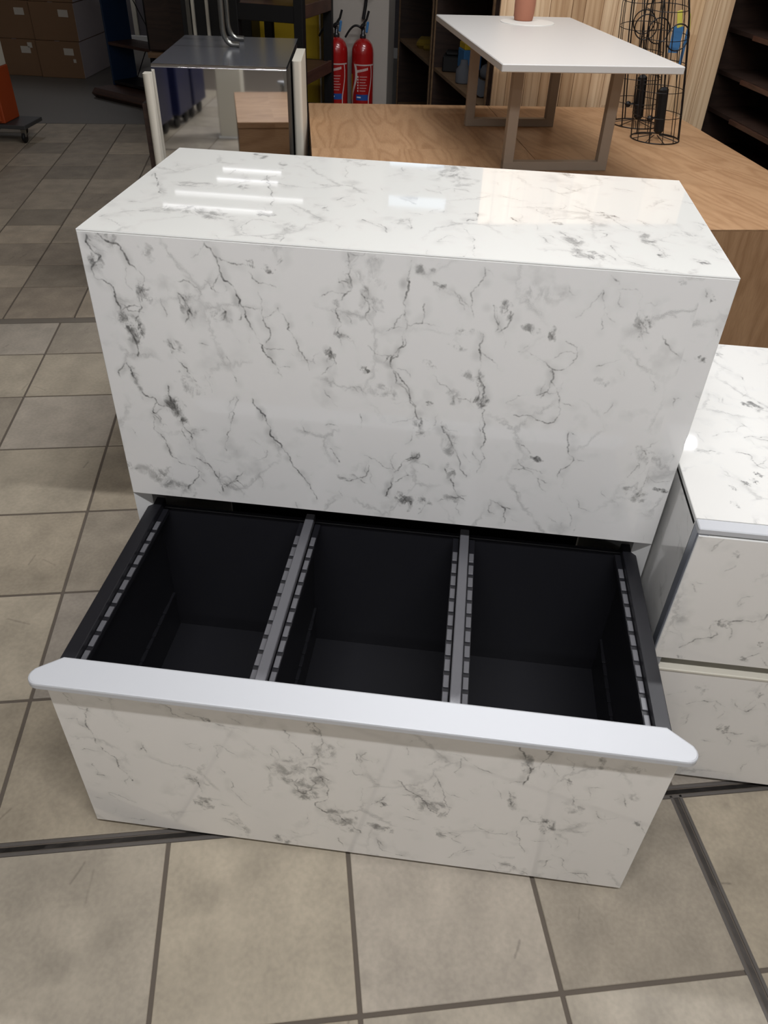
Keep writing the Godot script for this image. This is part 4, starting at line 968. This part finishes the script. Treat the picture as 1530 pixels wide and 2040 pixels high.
func middle_bookcase() -> void:
	# open side faces left; runs away from the camera
	var dv := Vector3(0.27716, 0, 0.96082)
	var at := Vector3(-0.73, 0, -7.2)
	var t := thing("open_bookcase", "brown open bookcase with oak shelf edges beyond the oak block", "bookcase", at, atan2(dv.x, dv.z))
	var l := 3.15; var d := 0.42; var h := 1.9
	boxed("back_panel", Vector3(d, h / 2, l / 2), Vector3(0.015, h, l), M.walnut, t, 0.001)
	for z: float in [0.011, l - 0.011]:
		var s := boxed("side_panel", Vector3(d / 2, h / 2, z), Vector3(d - 0.02, h, 0.022), M.walnut, t, 0.001)
		boxed("edge_strip", Vector3(0.004, h / 2, z), Vector3(0.012, h, 0.024), M.grey_oak, s, 0.001)
	for z: float in [1.455, 1.555]:
		var s := boxed("divider", Vector3(d / 2, h / 2, z), Vector3(d - 0.02, h - 0.01, 0.022), M.walnut, t, 0.001)
		boxed("edge_strip", Vector3(0.004, h / 2, z), Vector3(0.012, h - 0.01, 0.026), M.grey_oak, s, 0.001)
	for e: Array in [[0.02, 1.44], [1.57, l - 0.02]]:
		for y: float in [0.08, 0.63, 1.25, 1.88]:
			boxed("shelf", Vector3(d / 2, y - 0.0125, (e[0] + e[1]) / 2), Vector3(d - 0.03, 0.025, e[1] - e[0]), M.grey_oak, t, 0.001)
	var place := func(z: float, x: float, y: float) -> Vector3: return at + dv * z + Vector3(dv.z, 0, -dv.x) * x + Vector3(0, y, 0)
	# things on the shelves
	var cl := Shape.new()
	cl.box(Vector3(0, 0.035, 0), Vector3(0.2, 0.07, 0.26), 0.025)
	cl.box(Vector3(0.03, 0.02, 0.16), Vector3(0.12, 0.04, 0.12), 0.015)
	tag(obj("folded_cloth", cl, plain(Color(0.52, 0.43, 0.11), 0.9)), "folded mustard yellow cloth on the far shelf of the open bookcase", "cloth").position = place.call(0.55, 0.18, 0.63)
	var stick := Shape.new()
	stick.lathe([Vector2(0.0, 0.0), Vector2(0.035, 0.0), Vector2(0.035, 0.012), Vector2(0.009, 0.02), Vector2(0.009, 0.26), Vector2(0.0, 0.262)], 16)
	tag(obj("candle_stick", stick, M.white), "thin white stick on a round foot beside the mustard cloth", "stick").position = place.call(0.95, 0.24, 0.63)
	var globe := Shape.new()
	globe.lathe([Vector2(0.0, 0.0), Vector2(0.05, 0.005), Vector2(0.10, 0.06), Vector2(0.125, 0.15), Vector2(0.12, 0.22), Vector2(0.08, 0.28), Vector2(0.03, 0.305), Vector2(0.0, 0.305)], 28)
	tag(obj("wooden_globe", globe, M.grey_oak), "rounded light wooden vase high in the open bookcase", "vase").position = place.call(1.05, 0.2, 0.908)
	boxed("vase_stand", place.call(1.05, 0.2, 0.769), Vector3(0.12, 0.274, 0.12), M.walnut, self, 0.004, Basis(Vector3.UP, 0.28))
	tag(get_child(get_child_count() - 1), "dark block carrying the wooden vase in the open bookcase", "stand")
	var bag := thing("gift_bag", "blue and yellow paper bag on the near shelf of the open bookcase", "bag", place.call(1.95, 0.2, 0.63), 0.3)
	boxed("bag_body", Vector3(0, 0.12, 0), Vector3(0.14, 0.13, 0.17), M.tag_blue, bag, 0.006)
	boxed("bag_base", Vector3(0, 0.028, 0), Vector3(0.13, 0.056, 0.16), M.grey_cloth, bag, 0.006)
	boxed("bag_top", Vector3(0, 0.205, 0), Vector3(0.13, 0.045, 0.16), M.yellow, bag, 0.006)
	var jar := Shape.new()
	jar.lathe([Vector2(0, 0), Vector2(0.05, 0.0), Vector2(0.056, 0.01), Vector2(0.056, 0.09), Vector2(0.03, 0.12), Vector2(0.026, 0.15), Vector2(0.0, 0.152)], 20)
	tag(obj("grey_jar", jar, M.grey_cloth), "small dull grey jar beside the blue and yellow bag", "jar").position = place.call(2.22, 0.09, 0.63)
	var case := Shape.new()
	case.box(Vector3(0, 0.055, 0), Vector3(0.14, 0.11, 0.15), 0.008)
	case.box(Vector3(0, 0.125, 0), Vector3(0.1, 0.03, 0.1), 0.008)
	tag(obj("black_case", case, M.black), "small black case near the edge of the open bookcase shelf", "case").position = place.call(1.72, 0.12, 0.63)
	var rng := RandomNumberGenerator.new()
	rng.seed = 77
	for k in 3:
		var r := Shape.new()
		var wide: float = [0.3, 0.26, 0.2][k]
		var path := []
		for j in 9:
			path.append(Vector3(0.012 * sin(j * 1.3 + k), 0.049 + rng.randf_range(-0.003, 0.003), -wide / 2 + wide * j / 8.0))
		r.tube(path, 0.045, 10)
		var o := obj("rolled_cloth", r, M.grey_cloth)
		o.position = place.call(2.6 + 0.03 * k, [0.1, 0.235, 0.165][k], 0.632 + (0.082 if k == 2 else 0.0))
		o.rotation.y = 0.28 + 0.05 * k
		tag(o, ["grey cloth roll lying at the front of the open bookcase shelf", "grey cloth roll lying at the back of the open bookcase shelf", "grey cloth roll lying on top of the other two rolls"][k], "cloth", "grey cloth rolls on the bookcase shelf")

func label_picture() -> ImageTexture:
	# the printed label of an extinguisher: white swirl, blue band, lines of small print on red
	var w := 256; var h := 256
	var im := Image.create(w, h, false, Image.FORMAT_RGB8)
	im.fill(Color(0.60, 0.07, 0.07))
	for y in h:
		var s := sin(y / 256.0 * 5.2 + 0.4)
		var x0 := int(60 + s * 26)
		im.fill_rect(Rect2i(x0 - 12, y, 22, 1), Color(0.80, 0.78, 0.75))
		im.fill_rect(Rect2i(int(208 + s * 14), y, 9, 1), Color(0.78, 0.75, 0.73))
	im.fill_rect(Rect2i(0, 60, 34, 150), Color(0.84, 0.76, 0.12))
	im.fill_rect(Rect2i(84, 172, 108, 34), Color(0.14, 0.30, 0.58))
	im.fill_rect(Rect2i(92, 184, 36, 8), Color(0.85, 0.86, 0.88))
	for k in 6:
		im.fill_rect(Rect2i(96, 66 + k * 16, 10, 10), Color(0.85, 0.83, 0.8))
		im.fill_rect(Rect2i(116, 68 + k * 16, 66 - 7 * (k % 3), 4), Color(0.76, 0.62, 0.60))
	for k in 9:
		im.fill_rect(Rect2i(84 + k * 12, 34 - k * 2, 8, 15), Color(0.83, 0.80, 0.78))
	im.fill_rect(Rect2i(70, 0, 186, 8), Color(0.74, 0.68, 0.66))
	im.generate_mipmaps()
	return ImageTexture.create_from_image(im)

func column_and_extinguishers() -> void:
	var c := Shape.new()
	c.box(Vector3(-0.81, 1.67, -5.32), Vector3(0.43, 3.36, 0.43), 0.004)
	structure("trim_1", c, plain(Color(0.66, 0.635, 0.60), 0.8))
	var print_mat := plain(Color.WHITE, 0.4)
	print_mat.albedo_texture = label_picture()
	glossy(print_mat, 0.7, 0.1)
	for e: Array in [[-0.765, -5.0, "red fire extinguisher hanging in the middle of the white column", 0.0], [-0.955, -4.99, "red fire extinguisher hanging behind the corner post of the black rack", -0.05]]:
		var t := thing("fire_extinguisher", e[2], "fire extinguisher", Vector3(e[0], 0.40, e[1]), e[3], "fire extinguishers on the white column")
		var s := Shape.new()
		s.lathe([Vector2(0, 0), Vector2(0.06, 0.0), Vector2(0.076, 0.012), Vector2(0.08, 0.04), Vector2(0.08, 0.40), Vector2(0.077, 0.43), Vector2(0.066, 0.46), Vector2(0.046, 0.482), Vector2(0.026, 0.492), Vector2(0.02, 0.495), Vector2(0.0, 0.495)], 36)
		obj("cylinder", s, M.red, t)
		var lb := Shape.new()
		lb.lathe([Vector2(0.0808, 0.05), Vector2(0.0808, 0.34)], 24, Vector3.ZERO, Basis(), -1.35, 1.35)
		obj("printed_label", lb, print_mat, t)
		var vv := Shape.new()
		vv.lathe([Vector2(0.0, 0.49), Vector2(0.022, 0.49), Vector2(0.022, 0.515), Vector2(0.014, 0.52), Vector2(0.014, 0.56), Vector2(0.0, 0.56)], 16)
		obj("valve", vv, plain(Color(0.36, 0.36, 0.37), 0.3, 0.8), t)
		var lev := Shape.new()
		lev.box(Vector3(0.004, 0.575, 0.02), Vector3(0.03, 0.022, 0.075), 0.006, Basis(Vector3.BACK, 0.35))
		lev.tube([Vector3(-0.005, 0.57, 0.0), Vector3(0.025, 0.61, 0.0), Vector3(0.04, 0.66, 0.0)], 0.008, 8)
		obj("lever", lev, M.black, t)
		var gauge := Shape.new()
		gauge.box(Vector3(0.034, 0.565, 0.03), Vector3(0.018, 0.07, 0.012), 0.005, Basis(Vector3.BACK, -0.15))
		obj("safety_tag", gauge, M.tag_blue, t)
		var hose := Shape.new()
		var path := []
		for k in 17:
			var a := PI * k / 16.0
			path.append(Vector3(-0.0 - 0.13 * k / 16.0 + 0.004, 0.545 + 0.035 * sin(a) - 0.05 * pow(k / 16.0, 2.0), 0.012))
		hose.tube(path, 0.0075, 8)
		obj("hose", hose, M.black, t)
		boxed("wall_hook", Vector3(0, 0.44, -0.09), Vector3(0.05, 0.06, 0.03), M.black, t, 0.003)
	# a cable coming down the column to the right extinguisher, and its pipe clip
	var cb := Shape.new()
	cb.tube([Vector3(-0.775, 1.0, -5.085), Vector3(-0.762, 1.08, -5.09), Vector3(-0.745, 1.22, -5.09), Vector3(-0.735, 1.5, -5.09)], 0.012, 8)
	tag(obj("black_pipe", cb, M.black), "black pipe running up the white column above the extinguisher", "pipe")
	var wr := Shape.new()
	wr.tube(ring(Vector3(-0.745, 1.17, -5.075), 0.05, Basis(Vector3.RIGHT, PI / 2 - 0.1), 28), 0.0025, 6, true)
	tag(obj("wire_loop", wr, M.wire), "thin dark wire loop hanging on the pipe of the white column", "wire")

func black_rack() -> void:
	# front right corner at the origin, x to the right
	var t := thing("black_rack", "black framed rack with dark wooden shelves behind the mirror counter", "shelf rack", Vector3(-1.04, 0, -4.22), -0.15)
	var w := 0.5; var d := 0.62; var h := 1.62; var p := 0.06
	for x: float in [-w + p / 2, -p / 2]:
		for z: float in [-p / 2, -d + p / 2]:
			boxed("post", Vector3(x, h / 2, z), Vector3(p, h, p if z > -0.1 else 0.045), M.black, t, 0.003)
	for y: float in [0.49, 0.77, 1.14, 1.55]:
		var s := boxed("shelf", Vector3(-w / 2, y - 0.012, -d / 2), Vector3(w - 0.03, 0.024, d - 0.03), M.walnut_light, t, 0.002)
		for z: float in [-0.02, -d + 0.02]:
			boxed("front_beam", Vector3(-w / 2, y - 0.045, z), Vector3(w - p * 1.2, 0.09, 0.03), M.black, s, 0.003)
		for x: float in [-w + 0.012, -0.012]:
			boxed("side_beam", Vector3(x, y - 0.03, -d / 2), Vector3(0.022, 0.075, d - p * 1.5), M.walnut_light, s, 0.003)
	# yellow lockers behind the rack
	for k in 2:
		var l := thing("yellow_locker", ["yellow metal locker with a white edge behind the black rack", "yellow metal locker standing against the white column"][k], "locker", Vector3(-1.83 + 0.43 * k, 0, -5.62), 0.0, "yellow lockers behind the black rack")
		boxed("body", Vector3(0, 0.9, -0.2), Vector3(0.40, 1.8, 0.4), M.yellow, l, 0.004)
		boxed("locker_door", Vector3(0.0, 0.9, 0.006), Vector3(0.38, 1.74, 0.012), M.yellow, l, 0.003)
		boxed("edge_strip", Vector3(0.207, 0.9, 0.0), Vector3(0.012, 1.8, 0.02), M.cream, l, 0.002)
		boxed("locker_handle", Vector3(-0.15, 1.0, 0.022), Vector3(0.018, 0.1, 0.02), M.black, l, 0.004)

func mirror_counter() -> void:
	var t := thing("mirror_counter", "counter clad in polished mirror steel between white side panels", "counter", Vector3(-1.0335, 0, -2.369), 0.1465)
	var w := 0.589; var d := 0.86; var h := 1.1
	var f := Shape.new()
	f.face([Vector3(-w / 2, 0.02, 0), Vector3(w / 2, 0.02, 0), Vector3(w / 2, h - 0.014, 0), Vector3(-w / 2, h - 0.014, 0)], Vector3(0, 0, 1))
	obj("mirror_front", f, M.mirror, t)
	var bend := Shape.new()
	for k in 8:
		var a := PI / 2 * k / 8.0; var b := PI / 2 * (k + 1) / 8.0
		var pa := Vector3(0, h - 0.014 + 0.014 * sin(a), -0.014 + 0.014 * cos(a)); var pb := Vector3(0, h - 0.014 + 0.014 * sin(b), -0.014 + 0.014 * cos(b))
		var na := Vector3(0, sin(a), cos(a)); var nb := Vector3(0, sin(b), cos(b))
		var l := Vector3(-w / 2, 0, 0); var r := Vector3(w / 2, 0, 0)
		bend.tri(pa + l, pa + r, pb + r, na, na, nb)
		bend.tri(pa + l, pb + r, pb + l, na, nb, nb)
	obj("bent_edge", bend, M.mirror, t)
	var top := Shape.new()
	top.face([Vector3(-w / 2, h, -0.014), Vector3(w / 2, h, -0.014), Vector3(w / 2, h, -d), Vector3(-w / 2, h, -d)], Vector3.UP)
	obj("mirror_top", top, M.mirror_top, t)
	boxed("core", Vector3(0, 0.54, -d / 2), Vector3(w - 0.01, 1.07, d - 0.02), M.black, t, 0.0)
	for e: Array in [[-0.308, 0.032, 0.002, 0.062, 1.07], [0.318, 0.044, -0.72, -0.33, 1.075]]:
		var s := Shape.new()
		var x: float = e[0]; var hw: float = e[1] / 2; var r := 0.015
		var poly := PackedVector2Array()
		for k in 7:
			var a := PI / 2 * k / 6.0
			poly.append(Vector2(x + hw - r + r * cos(a), e[3] - r + r * sin(a)))
		for k in 7:
			var a := PI / 2 + PI / 2 * k / 6.0
			poly.append(Vector2(x - hw + r + r * cos(a), e[3] - r + r * sin(a)))
		poly.append(Vector2(x - hw, e[2]))
		poly.append(Vector2(x + hw, e[2]))
		s.prism(poly, 0.0, e[4], true)
		obj("side_panel", s, M.cream, t)
	boxed("outer_board", Vector3(-0.337, 0.475, -0.15), Vector3(0.022, 0.95, 0.38), M.walnut, t, 0.002)
	# chrome sled frame standing on the counter
	var c := thing("chrome_frame", "chrome tube sled frame standing on the mirror steel counter", "frame", Vector3(-1.15, 1.1, -2.86), 0.1465)
	for z: float in [0.0, -0.2]:
		var path := []
		for y: float in [0.62, 0.45, 0.25, 0.08]:
			path.append(Vector3(0, y, z))
		for k in 7:
			var a := PI / 2 * k / 6.0
			path.append(Vector3(0.045 - 0.045 * cos(a), 0.0805 - 0.067 * sin(a), z))
		for x: float in [0.06, 0.075]:
			path.append(Vector3(x, 0.0135, z))
		var s := Shape.new()
		s.tube(path, 0.013 if z == 0.0 else 0.011, 12)
		obj("runner", s, M.chrome, c)
	var cross := Shape.new()
	cross.tube([Vector3(0, 0.6, 0), Vector3(0, 0.6, -0.2)], 0.012, 10)
	obj("cross_tube", cross, M.chrome, c)

func left_background() -> void:
	# cartons stacked on the dark floor
	for col in 2:
		for row in 3:
			var lab: String = "brown carton %s the stack next to the blue shelf unit" % ["at the bottom of", "second from the floor in", "on top of"][row] if col == 1 else "brown carton %s the stack behind the orange pedestal" % ["at the bottom of", "second from the floor in", "on top of"][row]
			var t := thing("carton", lab, "box", Vector3(-4.982 + 0.487 * col + 0.008 * row, 0.354 * row, -7.8), 0.06, "cartons stacked at the back left")
			boxed("body", Vector3(0, 0.176, -0.55), Vector3(0.478, 0.351, 1.1), M.cardboard, t, 0.004)
			boxed("painted_lit_side", Vector3(0.2405, 0.176, -0.55), Vector3(0.003, 0.343, 1.09), M.tape_and_lit_side, t, 0.0)  # pale sheet: the light on this side, put into the colour
			boxed("shipping_label", Vector3(0.11 + 0.01 * row, 0.255, 0.001), Vector3(0.105, 0.065, 0.002), M.paper, t, 0.0, Basis(Vector3.BACK, -0.02 * col))
			if row == 0:
				boxed("sticker", Vector3(0.16 if col else 0.165, 0.17 if col else 0.3, 0.001), Vector3(0.03 if col else 0.05, 0.035 if col else 0.05, 0.002), M.paper, t, 0.0)
			boxed("tape", Vector3(0, 0.3515, -0.55), Vector3(0.05, 0.002, 1.1), M.tape_and_lit_side, t, 0.0)
	# blue shelf unit, turned so that its open front looks to the right
	var b := thing("blue_shelf_unit", "shelf unit with a blue side panel on a rounded wooden plinth", "shelf unit", Vector3(-3.645, 0, -7.14), -0.52)
	boxed("plinth", Vector3(0.42, 0.045, -0.05), Vector3(0.95, 0.09, 0.62), M.walnut_light, b, 0.04)
	boxed("blue_panel", Vector3(0.012, 0.84, -0.15), Vector3(0.024, 1.5, 0.3), M.blue, b, 0.002)
	boxed("end_post", Vector3(0.66, 0.84, -0.02), Vector3(0.04, 1.5, 0.04), M.black, b, 0.002)
	boxed("end_post", Vector3(0.66, 0.84, -0.28), Vector3(0.04, 1.5, 0.04), M.black, b, 0.002)
	for y: float in [0.13, 0.47, 0.95, 1.55]:
		boxed("shelf", Vector3(0.34, y - 0.012, -0.15), Vector3(0.63, 0.026, 0.3), M.walnut_light if y > 0.2 else M.black, b, 0.002)
	for e: Array in [[0.03, 0.13, 0.64, 0.95], [0.64, 0.13, 0.03, 0.95]]:
		var s := Shape.new()
		s.tube([Vector3(e[0], e[1], -0.295), Vector3(e[2], e[3], -0.295)], 0.005, 6)
		obj("brace_rod", s, M.black, b)
	# dark brown cabinet
	var c := thing("brown_cabinet", "dark brown wooden cabinet with a lighter ledge beside the blue shelf unit", "cabinet", Vector3(-2.56, 0, -6.05), 0.1)
	boxed("body", Vector3(0, 1.08, -0.25), Vector3(0.42, 1.0, 0.48), M.walnut, c, 0.003)
	boxed("door", Vector3(0, 1.08, -0.004), Vector3(0.41, 0.98, 0.014), M.walnut, c, 0.003)
	boxed("ledge", Vector3(-0.05, 0.555, -0.2), Vector3(0.34, 0.04, 0.5), M.grey_oak, c, 0.003)
	boxed("base", Vector3(0, 0.267, -0.27), Vector3(0.38, 0.533, 0.42), M.black, c, 0.003)
	# black display cabinet with cream posts
	var d := thing("black_display_cabinet", "black display cabinet with upright cream posts behind the mirror counter", "cabinet", Vector3(-1.93, 0, -5.2), 0.08)
	boxed("body", Vector3(0.03, 0.8, -0.2), Vector3(0.52, 1.6, 0.36), M.black, d, 0.003)
	for x: float in [-0.135, -0.03, 0.08, 0.2]:
		boxed("post", Vector3(x, 0.8, 0.0), Vector3(0.022, 1.6, 0.03), M.cream, d, 0.003)
	boxed("pane", Vector3(-0.175, 0.8, -0.012), Vector3(0.03, 1.5, 0.012), M.chrome, d, 0.001)
	# orange pedestal on a trolley
	var o := thing("orange_pedestal", "orange pedestal cabinet standing on a grey trolley", "pedestal", Vector3(-4.01, 0.135, -5.12), 0.05)
	boxed("body", Vector3(0, 0.195, -0.14), Vector3(0.54, 0.39, 0.27), M.orange, o, 0.006)
	for y: float in [0.1, 0.28]:
		var dr := boxed("drawer_front", Vector3(0, y, 0.006), Vector3(0.5, 0.165, 0.014), M.orange, o, 0.003)
		boxed("drawer_handle", Vector3(0, y + 0.04, 0.02), Vector3(0.14, 0.014, 0.018), M.black, dr, 0.003)
	var wb := thing("white_box", "white box standing on the orange pedestal", "box", Vector3(-4.01, 0.5255, -5.12), 0.05)
	boxed("body", Vector3(0, 0.11, -0.14), Vector3(0.53, 0.22, 0.25), M.cream, wb, 0.004)
	boxed("lid", Vector3(0, 0.228, -0.14), Vector3(0.54, 0.016, 0.26), M.white, wb, 0.003)
	var tr := thing("trolley", "grey flat trolley on black castors under the orange pedestal", "trolley", Vector3(-3.9, 0, -5.15), 0.05)
	boxed("deck", Vector3(0.0, 0.118, -0.12), Vector3(0.66, 0.03, 0.34), plain(Color(0.26, 0.26, 0.26), 0.5), tr, 0.004)
	for x: float in [-0.26, 0.3]:
		for z: float in [0.03, -0.24]:
			var s := Shape.new()
			x = x - 0.12 if z < -0.1 and x > 0.0 else x
			s.lathe([Vector2(0, -0.013), Vector2(0.034, -0.013), Vector2(0.04, -0.008), Vector2(0.04, 0.008), Vector2(0.034, 0.013), Vector2(0, 0.013)], 20, Vector3(x, 0.041, z), Basis(Vector3.BACK, PI / 2))
			var wh := obj("castor_wheel", s, M.black, tr)
			boxed("castor_fork", Vector3(x, 0.075, z), Vector3(0.036, 0.06, 0.03), M.chrome, wh, 0.003)

func behind_camera() -> void:
	# things that only the mirror steel shows: blue wheeled bins to the left of the camera, a white post and an oak box
	for k in 3:
		var at: Vector3 = [Vector3(-1.66, 0, 1.2), Vector3(-1.5, 0, 1.63), Vector3(-1.38, 0, 2.05)][k]
		var t := thing("blue_container", ["blue wheeled container with two paper notes on its side", "blue wheeled container with one paper note in the middle of its row", "blue wheeled container without notes at the end of its row"][k], "container", at, 0.28, "blue wheeled containers")
		boxed("body", Vector3(-0.3, 0.56, 0.0), Vector3(0.84, 0.9, 0.36), M.navy, t, 0.01)
		boxed("lid", Vector3(-0.3, 1.03, 0.0), Vector3(0.86, 0.04, 0.38), M.navy, t, 0.008)
		for x: float in [-0.64, 0.06]:
			for z: float in [-0.12, 0.12]:
				var s := Shape.new()
				s.lathe([Vector2(0, -0.015), Vector2(0.046, -0.015), Vector2(0.052, 0), Vector2(0.046, 0.015), Vector2(0, 0.015)], 18, Vector3(x, 0.053, z), Basis(Vector3.BACK, PI / 2))
				var wh := obj("wheel", s, M.black, t)
				boxed("fork", Vector3(x, 0.09, z), Vector3(0.04, 0.05, 0.05), M.black, wh, 0.003)
		if k < 2:
			boxed("paper_note", [Vector3(0.045, 0.49, -0.182), Vector3(0.055, 0.57, -0.182)][k], Vector3(0.11, 0.07, 0.002), M.paper, t, 0.0, Basis(Vector3.BACK, 0.4 - 0.7 * k))
			if k == 0:
				boxed("paper_note", Vector3(0.03, 0.59, -0.182), Vector3(0.09, 0.06, 0.002), M.paper, t, 0.0, Basis(Vector3.BACK, -0.3))
	var c := thing("white_post", "square white post standing on the tiles beside the blue containers", "post", Vector3(-0.98, 0, 1.19), 0.15)
	boxed("shaft", Vector3(0, 0.9, 0), Vector3(0.21, 1.77, 0.2), M.cream, c, 0.006)
	boxed("foot", Vector3(0, 0.008, 0), Vector3(0.24, 0.016, 0.23), M.white, c, 0.003)
	var b := thing("oak_box", "plain oak box standing between the sideboard and the mirror counter", "box", Vector3(-0.765, 0, -1.255), 0.0)
	boxed("body", Vector3(0, 0.345, 0), Vector3(0.40, 0.69, 0.79), M.oak, b, 0.002)
	boxed("lid", Vector3(0, 0.705, 0), Vector3(0.405, 0.03, 0.80), M.oak, b, 0.002)
